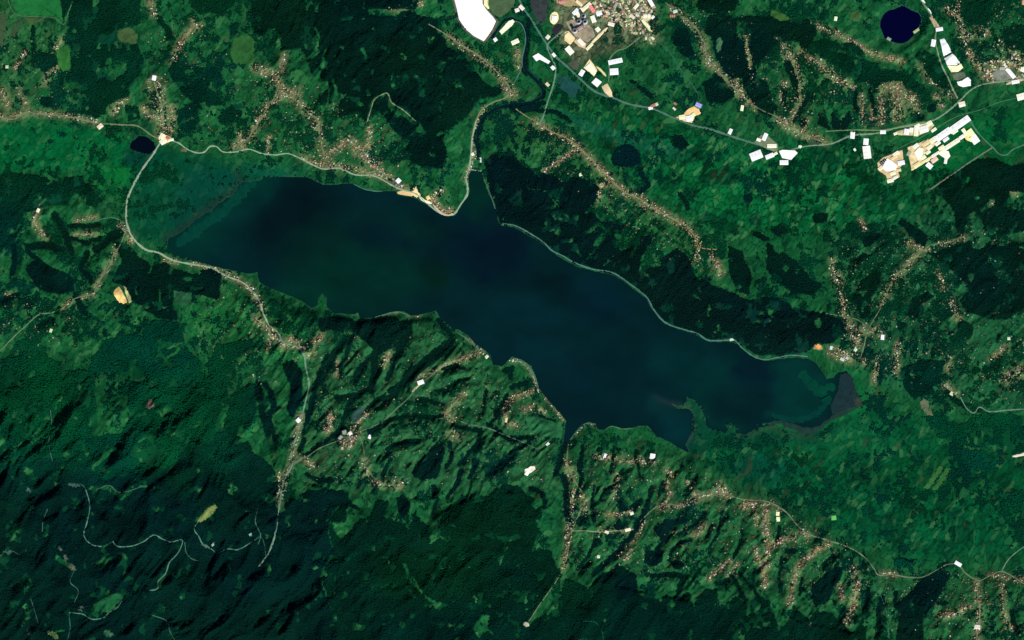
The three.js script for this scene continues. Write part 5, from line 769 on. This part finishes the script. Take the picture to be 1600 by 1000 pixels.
// beside the straight grey road
hall('white roof left of the red-roofed pair on the grey road', 1016.5, 169, 6, 4, 15, { roof: [250, 240, 226] });
hall('dark red roof between two small white ones on the grey road', 1020.5, 165, 7, 4.5, 25, { roof: [150, 84, 70] });
hall('small pale roof right of the red one on the grey road', 1026, 163, 4, 4, 30, { roof: [206, 200, 176] });
hall('small white roof beside the loop north of the grey road', 1053.5, 170, 5, 2.6, -45, { roof: [216, 206, 186] });
hall('brown red roof at the top of the loop north of the grey road', 1055, 162, 5, 3, -40, { roof: [146, 104, 84] });
hall('white round-cornered hall in the quarry yard', 1077, 185, 9, 8, 10);
hall('cream hall on the left of the quarry yard', 1066, 183, 9, 6, 10, { roof: [255, 236, 184] });
hall('small bright hall on the right of the quarry yard', 1083, 180, 5, 5, 35, { roof: [255, 240, 190] });
hall('blue-violet roofed hall at the north end of the quarry yard', 1091.5, 164.5, 9, 6, -25, { roof: [146, 150, 214] });
hall('white hall alone on the north side of the grey road', 1141, 205.5, 8, 4.5, 65);
hall('small yellowish hall under the north-east ridge village', 1159.5, 169, 8, 4, 80, { roof: [255, 250, 190] });
// the white halls at the end of the main road
hall('large tilted white hall, westernmost on the main road', 1181.5, 243, 17, 11.5, 22);
hall('long white hall between the tilted hall and the big complex', 1202.5, 244, 12, 6, 22);
hall('narrow cream annex joining the long hall to the big complex', 1211, 240.5, 7, 3.4, 30, { roof: CREAM });
hall('cream trapezoid hall above the long white hall', 1206, 228, 13, 5.5, 0, { roof: [255, 250, 206] });
block('big white wedge-shaped complex on the main road', poly([1217, 236, 1222, 234, 1242, 235, 1246.5, 239, 1236, 250, 1222, 247]), 12, [255, 252, 226]);
hall('white rounded hall attached under the wedge-shaped complex', 1225, 254, 12, 6.5, 0);
hall('tall small white hall north of the main road, right of a pair', 1195, 214, 11, 5.5, 65);
hall('small cream hall north of the main road, left of a pair', 1185.5, 218.5, 6, 4, -20, { roof: [250, 246, 216] });
hall('small greenish white roof right of the wedge-shaped complex', 1250, 229, 4, 4, 60, { roof: [214, 232, 200] });
hall('white upright hall beside the lane end on the eastern road', 1332, 211.5, 9.5, 6, 85);
hall('tiny white roof at the end of a short lane in the green plain', 1335.5, 234, 4, 3, -55, { roof: [220, 232, 206] });
hall('small white hall directly above the long upright white hall', 1353, 221.5, 9, 7, 85);
hall('long upright white hall with rounded end in the green plain', 1354.5, 238, 18, 10.5, -83, { roof: [255, 255, 222] });
// the eastern industrial estate
hall('long white hall at the north-east end of the industrial estate', 1499, 194.5, 34, 9, 35);
hall('long white hall in the middle of the upper row of the estate', 1474, 210, 24, 9, 35, { roof: [255, 250, 228] });
hall('short cream hall at the west end of the upper row of the estate', 1458, 219, 10, 7, 35, { roof: [250, 232, 184] });
hall('narrow long hall in the lower row of the estate', 1485.5, 226.5, 28, 6, 33, { roof: [255, 250, 200] });
hall('small blue roof in the lower row of the industrial estate', 1496.5, 219.5, 5, 4, 33, { roof: [108, 128, 206] });
hall('bright hall at the south-east corner of the industrial estate', 1523, 218, 12, 10, -55);
hall('cream hall above the bright corner hall of the estate', 1517, 207, 10, 7, -55, { roof: [255, 242, 176] });
block('white irregular hall on the southern side of the estate', poly([1465, 240, 1471, 235, 1482, 236, 1485, 244, 1480, 250, 1474, 246]), 10, [255, 248, 214]);
hall('tiny upright white hall under the irregular hall', 1477.5, 252, 7, 4, 80, { roof: [250, 250, 216] });
hall('pink-roofed hall on the southern side of the estate', 1460, 250, 10, 6, 35, { roof: [240, 190, 164] });
hall('white round-looking hall at the lower edge of the estate', 1452, 259, 9, 7, -40, { roof: [255, 252, 226] });
block('white notched hall in the centre of the industrial estate', poly([1428, 238, 1436, 230, 1443, 232, 1441, 240, 1444, 247, 1434, 250]), 10, [255, 250, 214]);
hall('small white hall in the upper centre of the industrial estate', 1452, 230, 8, 5, 33, { roof: [250, 234, 196] });
block('big white double hall at the west end of the industrial estate', poly([1378, 262, 1386, 247, 1393, 251, 1402, 258, 1400, 266, 1384, 268]), 12, [255, 250, 232]);
hall('black-roofed hall at the western corner of the estate', 1380, 253, 10, 4.5, 35, { roof: [34, 26, 26] });
hall('white hall right of the big double hall of the estate', 1408, 254.5, 10, 6, 10, { roof: [255, 246, 232] });
hall('white hall in the south-west outlier of the estate, left one', 1391, 282.5, 9, 5, 15, { roof: [255, 240, 206] });
hall('white hall in the south-west outlier of the estate, right one', 1399, 277.5, 7, 4, 30, { roof: [250, 232, 206] });
hall('pale upright hall by the main road north of the estate', 1431.5, 204.5, 15, 6, 85, { roof: [255, 252, 196] });
hall('white wide hall by the main road north of the estate', 1443, 202, 13, 9, 15, { roof: [255, 250, 226] });
hall('white square hall west of the upright pale hall', 1416.5, 206, 8, 7, 80);
hall('white flat hall in the suburb beside the main road', 1379.5, 206.5, 8, 5, 0);
hall('cream hall above the wide hall near the road bend', 1452, 193, 8, 6, 30, { roof: [255, 240, 196] });
hall('white small hall west of the square hall on the main road', 1399, 209, 5, 3.5, 20, { roof: [240, 236, 190] });
hall('cream hall in the gap between the two rows of the estate centre', 1443, 246, 7, 5, 33, { roof: [255, 240, 196] });
hall('tan roofed shed in the western half of the upper estate row', 1446, 224, 9, 5, 35, { roof: [226, 196, 140] });
hall('white shed between the upper row halls of the estate', 1465, 224, 8, 5, 35, { roof: [255, 246, 214] });
hall('yellow white shed at the middle of the lower estate row', 1471, 231, 9, 5, 33, { roof: [250, 240, 180] });
hall('bright shed beside the pink-roofed hall of the estate', 1449, 250, 6, 4, 33, { roof: [250, 230, 170] });
hall('grey roofed shed west of the notched hall in the estate', 1420, 240, 7, 5, 60, { roof: [150, 150, 120] });
hall('cream low shed beside the black-roofed hall of the estate', 1397, 246, 9, 4, 35, { roof: [236, 206, 140] });
hall('pale shed below the big double hall of the estate', 1404, 266, 7, 4, 10, { roof: [226, 200, 150] });
hall('white lean-to at the north-east end of the upper estate row', 1507, 206, 10, 5, -55, { roof: [255, 246, 200] });
hall('white annex beside the wide hall near the main road', 1434, 196, 6, 4, 30, { roof: [250, 240, 210] });
for (const [label, u, v, l, w, a, c] of [['white shed row above the long lower hall of the estate, west one', 1478, 218, 9, 4.5, 35, [255, 250, 226]], ['cream shed beside the long north-east hall, south side', 1492, 206, 9, 4, 35, [255, 240, 190]], ['white shed tucked behind the blue roof of the estate', 1503, 214, 7, 5, 33, [255, 250, 230]], ['cream strip shed along the middle lane of the estate', 1462, 241, 12, 3.6, 33, [255, 246, 196]], ['tan sheds in the south of the middle estate ground', 1432, 257, 10, 4, 33, [236, 206, 150]], ['white shed at the north edge of the western estate ground', 1400, 240, 9, 4.5, 33, [255, 240, 206]], ['pale shed at the left point of the western estate ground', 1376, 263, 7, 5, 40, [240, 220, 170]], ['cream shed between the big double hall and the outlier', 1395, 271, 8, 4.5, 20, [255, 236, 186]], ['white shed north of the notched hall of the estate', 1431, 228, 8, 5, 35, [255, 246, 220]], ['cream shed east of the notched hall of the estate', 1450, 238, 7, 4.5, 35, [255, 240, 190]], ['bright shed between the irregular hall and the round-looking one', 1459, 243, 6, 4, 33, [255, 250, 220]], ['cream shed on the lane north of the estate by the bend', 1459, 203, 8, 4, 35, [255, 240, 200]], ['white shed left of the upright pale hall by the road', 1424, 203, 6, 5, 85, [255, 250, 226]], ['tan shed in the gap of the upper row of the estate', 1467, 215, 7, 4, 35, [240, 214, 160]]]) hall(label, u, v, l, w, a, { roof: c });
// upper right
hall('white curved-front hall at the head of the white quarry', 1467.5, 46, 10, 5, 8);
hall('small white hall left of the white quarry strip', 1458, 67.5, 10, 6, 80, { roof: [255, 255, 236] });
hall('white pinkish hall at the road junction below the quarry strip', 1503, 163, 9, 7, 15, { roof: [255, 226, 196] });
hall('long white roof lying diagonally in the upper right town', 1579, 114.5, 17, 5.5, -50);
hall('white hall on the main road at the right edge', 1586.5, 128, 11, 5, 10, { roof: [255, 246, 224] });
hall('bright cream hall cut by the right edge in the green plain', 1596, 151, 13, 9, 15, { roof: [255, 246, 208] });
hall('white hall at the right edge of the upper right town', 1598, 108, 8, 6, 70, { roof: [250, 236, 200] });
hall('greyish roof in the upper right town beside the long white one', 1566, 107, 8, 4, 0, { roof: [150, 160, 140] });
hall('pale roof west of the quarry road near the round dark lake', 1432, 48, 10, 3.5, 35, { roof: [156, 172, 110] });
hall('small white roof in the dark fields above the lane to the round lake', 1305.5, 29.5, 6, 4, 80, { roof: [226, 236, 190] });
hall('greyish building on the southern rim of the round dark lake', 1389, 61, 6, 4, -30, { roof: [120, 150, 124] });
hall('brick orange roofs at the very top right corner', 1599, 4, 7, 4, 80, { roof: [206, 150, 110] });
// west and south
hall('white hall in the hamlet north of the causeway junction', 241, 122, 7, 5.5, 80, { roof: [255, 255, 240] });
hall('white and red works hall below the western valley road', 156.5, 197.5, 8, 6, 40, { roof: [230, 206, 176] });
hall('large cream hall in the gravel works at the junction', 255, 221, 9, 7, 35, { roof: [255, 238, 200] });
hall('upper cream hall in the gravel works at the junction', 253, 213, 8, 6, 60, { roof: [255, 232, 186] });
hall('narrow white hall on the east side of the gravel works', 267, 218.5, 8, 3.5, 10, { roof: [226, 236, 200] });
hall('red-roofed building inside the gravel works', 262.5, 216, 5, 3.5, -30, { roof: [196, 96, 66] });
hall('round-looking white building above the lake beach', 622.5, 282.5, 6.5, 6, 45);
hall('yellow hall by the white landing on the shore', 669, 309, 5, 5, 30, { roof: [240, 206, 120] });
hall('white house on the river road above the dam', 738.5, 241, 4, 4, 30, { roof: [236, 244, 214] });
hall('white building on the western hill left of the causeway', 60, 329, 6, 4, 65, { roof: [226, 226, 190] });
hall('bright white round-looking roof on the southern valley road', 466.5, 656.5, 6, 5.5, 45);
hall('white hall of the site between the southern spurs', 657.5, 597.5, 9, 6, 20, { roof: [255, 246, 226] });
hall('white hall in the compact southern village', 547.5, 677, 5, 4.5, 30, { roof: [240, 226, 214] });
hall('grey flat roof in the north of the compact southern village', 538.5, 675, 6, 5, 20, { roof: [130, 150, 136] });
hall('grey roof in the west of the compact southern village', 532, 683.5, 6, 4, 50, { roof: [140, 152, 138] });
hall('white roof east of the compact southern village', 578, 682.5, 5.5, 4, 65, { roof: [250, 246, 236] });
hall('pale building at the head of the ridge hamlet on the headland', 791, 656, 7, 3, 80, { roof: [214, 206, 156] });
hall('white building above the mouth of the headland stream', 856, 694, 5, 4, 45, { roof: [226, 232, 216] });
hall('white building at the tip of the shore point east of the beach bay', 760.5, 557.5, 5, 4, 45, { roof: [216, 216, 186] });
hall('slim white building on the green slope south-east of the inlet', 945, 713, 8, 3.5, 70, { roof: [250, 250, 240] });
hall('white hall among houses near the stream mouth', 1019.5, 713, 7.5, 7, 80);
hall('white school roof on the ridge lane, upper one of two', 1215, 803, 6, 4.5, 85, { roof: [250, 246, 180], name: 'school_building', category: 'building' });
hall('white school roof on the ridge lane, lower one of two', 1215.5, 811, 5, 6, 0, { roof: [255, 250, 190], name: 'school_building', category: 'building' });
hall('white roof by the gully end of the short straight lane', 981, 827.5, 8, 4, 15, { roof: [240, 230, 196] });
hall('white roof in the middle of the short straight lane', 948, 831, 6, 3.5, -15, { roof: [224, 220, 176] });
hall('white roof on the slope above the short straight lane', 987, 802, 5, 4, 20, { roof: [230, 230, 196] });
hall('small white house in the meadow right of the south-eastern lane', 935, 869.5, 4, 4, 0, { roof: [206, 220, 186] });
hall('bright white roof on the lower right ridge road', 1497, 881, 10, 5, -30, { roof: [255, 255, 246] });
hall('white hall on the lane in the lower right corner', 1526, 980, 9, 7, 0, { roof: [220, 214, 190] });
hall('white upright hall in the hamlets beyond the lake end', 1378.5, 527, 7, 4.5, 85, { roof: [255, 255, 240] });
hall('orange-roofed hall at the end of the dark shore forest', 1279, 541, 6, 5, -35, { roof: [240, 160, 84] });
hall('white roof beside the orange hall near the lake end', 1298.5, 543.5, 5, 3.5, 80, { roof: [196, 216, 206] });
hall('white roof east of the lake end in the upper hamlet', 1336.5, 546.5, 4.5, 4, 50, { roof: [190, 216, 186] });
hall('pair-like pale roof by the eastern lake meadow, left one', 1316, 561.5, 6, 4, -25, { roof: [190, 196, 186] });
hall('pair-like pale roof by the eastern lake meadow, right one', 1323.5, 559.5, 4, 3.5, -25, { roof: [176, 186, 174] });
hall('white roof on the lane crossing the far east hills', 1487, 615, 5, 5, -30, { roof: [200, 206, 166] });
hall('pale farm roof in the fields right of the lake east end', 1576, 529, 4, 4, 0, { roof: [206, 216, 186] });
hall('small white roof on the thin north-east shore road', 1143.5, 530.5, 6, 3, 10, { roof: [196, 216, 190] });
hall('pale roof on the ridge above the north-east shore forest', 907, 273, 4, 4, 20, { roof: [216, 226, 176] });
hall('pale building in the south-west mountain zigzag', 334, 850, 6, 3, 40, { roof: [150, 176, 150] });
hall('white farm roof on the dim south-west mountain edge', 392.5, 835, 4, 4, 30, { roof: [130, 176, 170] });
hall('pale farm roof in the left-edge fields', 11, 104.5, 4, 4, 0, { roof: [190, 200, 160] });
hall('white farm roof in the hills above the dark south-west forest', 80, 516.5, 5, 3.5, 70, { roof: [200, 216, 160] });

// the power station's cooling towers
const towerWall = paint([0.46, 0.47, 0.46], 0.9);
const towerProfile = [];
for (let i = 0; i <= 14; i++) { const y = i / 14; towerProfile.push(new THREE.Vector2(24 + 18 * Math.pow(Math.abs(y - 0.78) / 0.78, 1.8), 8 + y * 92)); }
for (let i = 14; i >= 0; i--) { const y = i / 14; towerProfile.push(new THREE.Vector2(23 + 18 * Math.pow(Math.abs(y - 0.78) / 0.78, 1.8), 8 + y * 92)); }
for (const [u, v, label] of [[911, 25, 'round cooling tower at the northern end of the power station'], [904, 34, 'round cooling tower at the western end of the power station'], [914, 34, 'round cooling tower between the pale yard and the white hall'], [898, 48, 'round cooling tower at the southern end of the power station']]) {
  const g = stand('cooling_tower', label, 'cooling tower', u, v, 0);
  place(new THREE.Mesh(new THREE.LatheGeometry(towerProfile, 40), towerWall), 'shell', g);
  const basin = place(new THREE.Mesh(new THREE.CylinderGeometry(46, 48, 4, 40), metalPaint), 'basin', g);
  basin.position.y = 0.5;
  for (let i = 0; i < 20; i++) { const t = (i / 20) * 2 * Math.PI, p = place(new THREE.Mesh(new THREE.CylinderGeometry(0.9, 0.9, 9, 6), towerWall), 'column', g); p.position.set(41 * Math.cos(t), 5, 41 * Math.sin(t)); }
}
{
  const g = stand('power_station_hall', 'grey boiler house in the middle of the power station', 'power station', 907, 44, 30);
  box(g, 'wall', wallPaint, 150, 46, 50, 0, 20, 0);
  const r = box(g, 'roof', paint(tone(176, 150, 140), 0.8), 152, 1.2, 52, 0, 43.6, 0);
  for (let i = 0; i < 4; i++) box(g, 'bunker', metalPaint, 22, 10, 20, -54 + i * 36, 49, 6);
  for (const x of [-50, 50]) { const c = place(new THREE.Mesh(new THREE.CylinderGeometry(3.4, 6, 160, 20), paint([0.5, 0.45, 0.42], 0.9)), 'chimney', g); c.position.set(x, 78, 44); }
}
// the dam
{
  const g = stand('dam', 'pale concrete dam closing the bay at the head of the river', 'dam', 743.5, 266, -8), concrete = paint([0.3, 0.32, 0.3], 0.9), y0 = -g.position.y;
  box(g, 'dam_wall', concrete, 170, 14, 12, 0, y0 + 1, 0);
  box(g, 'crest', paint([0.36, 0.38, 0.34], 0.9), 176, 0.8, 9, 0, y0 + 8.5, 0);
  for (let i = 0; i < 5; i++) box(g, 'pier', concrete, 5, 18, 16, -40 + i * 20, y0 + 2, -4);
  const s = stand('spillway', 'white narrow spillway below the dam', 'spillway', 751, 250, 4);
  const apron = box(s, 'apron', paint([0.6, 0.62, 0.6], 0.8), 22, 3, 78, 0, 0.2, 0);
  for (const k of [-1, 1]) box(s, 'side_wall', concrete, 3, 8, 84, k * 13, 1, 0);
  const c = stand('dam_house', 'small pale dam building on the river road bank', 'building', 738, 254, 5);
  box(c, 'wall', wallPaint, 26, 12, 60, 0, 3, 0);
  box(c, 'roof', paint(tone(140, 156, 130), 0.8), 28, 1, 62, 0, 9.5, 0);
}

// ---------------------------------------------------------------- village houses: too many and too small to count, one object to a village
const houseWall = new THREE.BoxGeometry(14, 9, 10); houseWall.translate(0, 1.5, 0);
const houseRoof = gable(14, 10, 4, 0.8); houseRoof.translate(0, 6, 0);
const roofPaint = material({ roughness: 0.8 }), plaster = material({ color: new THREE.Color().setRGB(0.42, 0.4, 0.36) });
const reds = [[152, 112, 86], [168, 120, 92], [136, 104, 80], [182, 138, 108], [146, 118, 92]], pales = [[204, 198, 160], [180, 178, 140], [236, 228, 196], [160, 168, 136], [144, 148, 112]], dims = [[96, 96, 74], [110, 106, 80], [120, 116, 84]];
for (const w of villages) {
  for (const s of w.shapes) {
    const [a, b, c, d] = bounds(s, 1.5), n = Math.round((c - a) * (d - b) * w.density * (w.density < 0.04 ? 0.7 : 2.6));
    for (let i = 0; i < n; i++) {
      const u = lerp(a, c, rnd()), v = lerp(b, d, rnd());
      const far = signedDistance(s, u, v); if (far > 3 * rnd() * rnd() || (s.r && rnd() < 0.85 * smooth(-s.r, 1, far)) || noise(u / 5 + 3, v / 5) < 0.3 || look(wood, u, v) && rnd() < 0.8 || look(clear, u, v) || look(yard, u, v) || sample(wet, u, v) < 1) continue;
      w.homes.push([u, v]);
      const x = Math.round(u - U0), y = Math.round(v - V0);
      if (x > 0 && y > 0 && x < RW && y < RH) yard[y * RW + x] = 1;
    }
  }
  if (!w.homes.length) continue;
  const g = tag(place(new THREE.Group(), 'village'), w.label, 'village', { kind: 'stuff' }), walls = new THREE.InstancedMesh(houseWall, plaster, w.homes.length), roofs = new THREE.InstancedMesh(houseRoof, roofPaint, w.homes.length), m = new THREE.Matrix4(), q = new THREE.Quaternion(), e = new THREE.Euler(), col = new THREE.Color();
  w.homes.forEach(([u, v], i) => {
    const big = w.big * (rnd() < 0.12 ? 1.5 : 1);
    m.compose(new THREE.Vector3(X(u), ground(u, v) + 2, Z(v)), q.setFromEuler(e.set(0, Math.floor(rnd() * 2) * 1.57 + 2 * noise(u / 20, v / 20) + 0.2 * rnd(), 0)), new THREE.Vector3(big * (0.8 + 0.5 * rnd()), 1, big * (0.85 + 0.4 * rnd())));
    walls.setMatrixAt(i, m); roofs.setMatrixAt(i, m);
    const kind = rnd() * 1.5, list = kind < w.red ? reds : kind < 0.3 + w.red + (1 - w.red) * 0.6 ? pales : dims, t = tone(...list[Math.floor(rnd() * list.length)].map((x) => x * (w.density < 0.04 ? 0.72 : 0.97) * (0.85 + 0.3 * rnd())), 0.95);
    roofs.setColorAt(i, col.setRGB(...t));
  });
  place(walls, 'wall', g).userData.kind = 'stuff';
  place(roofs, 'roof', g).userData.kind = 'stuff';
}

// ---------------------------------------------------------------- trees: one object to a wood; the copse trees and hedges of the fields by district
function crowns(k) {
  const parts = [], n = 6;
  for (let i = 0; i < n; i++) {
    const t = (i / n) * 6.28 + k, r = i ? 7.5 : 0, s = 5 + 2.6 * hash(i, k), g = new THREE.IcosahedronGeometry(s, 1), p = g.attributes.position;
    for (let j = 0; j < p.count; j++) { const x = p.getX(j), y = p.getY(j), z = p.getZ(j), f = 0.8 + 0.4 * noise(x * 0.7 + i * 5 + k * 31, z * 0.7 + y * 0.9); p.setXYZ(j, x * f, y * f * 0.9, z * f); }
    g.translate(r * Math.cos(t), 7 + 3.5 * hash(i + 20, k), r * Math.sin(t));
    g.deleteAttribute('uv');
    parts.push(g);
  }
  const g = mergeGeometries(parts);
  g.computeVertexNormals();
  return g;
}
const crownShape = crowns(1), leaf = material({ roughness: 1 });
const copse = [];
const districts = [['scattered dark copses and hedges in the north-western hill fields', 0, 0, 400, 260], ['hedges and field trees on the slopes north of the lake', 400, 0, 770, 330], ['field hedges and copses of the green north-eastern valley', 770, 0, 1200, 330], ['hedges and copses between the hamlets at the upper right', 1200, 0, 1600, 330], ['hedges and copses of the western hills by the causeway', 0, 260, 400, 620], ['hedges and trees between the ravines south of the lake', 400, 330, 870, 780], ['hedges and garden trees on the south-eastern slopes', 870, 640, 1320, 1000], ['hedges and willow scrub in the plain east of the lake', 1200, 330, 1600, 1000]];
for (const d of districts) copse.push({ label: d[0], box: d.slice(1), trees: [] });
{
  const S = 2.05;
  for (let b = -60; b < 1060; b += S) for (let a = -60; a < 1660; a += S) {
    const u = a + S * (rnd() - 0.5) * 0.9, v = b + S * (rnd() - 0.5) * 0.9;
    if (sample(wet, u, v) < 1.2 || look(clear, u, v)) continue;
    const wu = u + 5 * (fbm(u / 11, v / 11, 3) - 0.5), wv = v + 5 * (fbm(u / 11 + 20, v / 11, 3) - 0.5), id = woodAt(u, v);
    if (id) { if (!look(yard, u, v)) woods[id].trees.push([u, v]); continue; }
    if (look(yard, u, v)) continue;
    const [qu, qv, pu, pv] = plotAt(u, v), [plot, edge] = cells(pu, pv), [patch] = cells(wu / 7 + 90, wv / 9), m = sample(mixed, u, v);
    const thick = 0.62 * fbm(u / 30, v / 30, 4) + 0.22 * patch + 0.16 * fbm(u / 7, v / 7, 2) + m;
    const p = (edge < 0.1 && noise(pu * 0.9 + 40, pv * 0.9) > 0.5 ? 0.55 : 0.003) + 0.97 * smooth(0.605, 0.635, thick) + 0.08 * smooth(0.52, 0.6, thick);
    if (rnd() < p) { const c = copse.find(({ box: [x0, y0, x1, y1] }) => u >= x0 && v >= y0 && u <= x1 && v <= y1) ?? copse[copse.length - 1]; c.trees.push([u, v, thick > 0.6 ? 1 : 0.62]); }
  }
  const CROWN = 0.72, m = new THREE.Matrix4(), q = new THREE.Quaternion(), e = new THREE.Euler(), col = new THREE.Color(), tmp = new THREE.Vector3(), sc = new THREE.Vector3();
  const plant = (name, label, category, trees, rgb, size) => {
    if (!trees.length) return;
    const o = new THREE.InstancedMesh(crownShape, leaf, trees.length), t0 = tone(...rgb, CROWN), sunny = tone(...woodTint.east, CROWN), t = [0, 0, 0], mountain = rgb === woodTint.mount;
    trees.forEach(([u, v, dense = 1], i) => {
      const s = size * dense * (0.82 + 0.36 * rnd()), f = (1.9 - 0.9 * dense) * (0.55 + 0.9 * fbm(u / 34, v / 34, 4)) * (0.85 + 0.3 * rnd()), y = clamp(0.4 + 1.2 * noise(u / 90 + 9, v / 90), 0.6, 1.4);
      const mixed = mountain ? smooth(800, 650, v + 120 * (fbm(u / 40, v / 40, 4) - 0.5)) * smooth(450, 330, u + 60 * (fbm(u / 30 + 7, v / 30, 3) - 0.5)) * 0.9 : 0;   // brighter beech high on the western slopes, running out into the dark wood
      for (let c = 0; c < 3; c++) t[c] = lerp(t0[c], sunny[c], mixed);
      m.compose(tmp.set(X(u), ground(u, v) - 1, Z(v)), q.setFromEuler(e.set(0, rnd() * 6.28, 0)), sc.set(s, s * (0.7 + 0.3 * rnd()), s));
      o.setMatrixAt(i, m);
      o.setColorAt(i, col.setRGB(t[0] * f * y, t[1] * f * (0.7 + 0.3 * y), t[2] * f * (1.35 - 0.35 * y)));
    });
    tag(place(o, name), label, category, { kind: 'stuff' });
  };
  woods.forEach((w) => w && plant('forest', w.label, 'forest', w.trees, woodTint[w.tint], 1.12));
  copse.forEach((w) => plant('copse', w.label, 'trees', w.trees, [1, 43, 29], 0.95));
  console.log('trees', woods.reduce((s, w) => s + (w?.trees.length ?? 0), 0), 'copse', copse.reduce((s, w) => s + w.trees.length, 0), 'homes', villages.reduce((s, w) => s + w.homes.length, 0));
}

renderer.render(scene, camera);
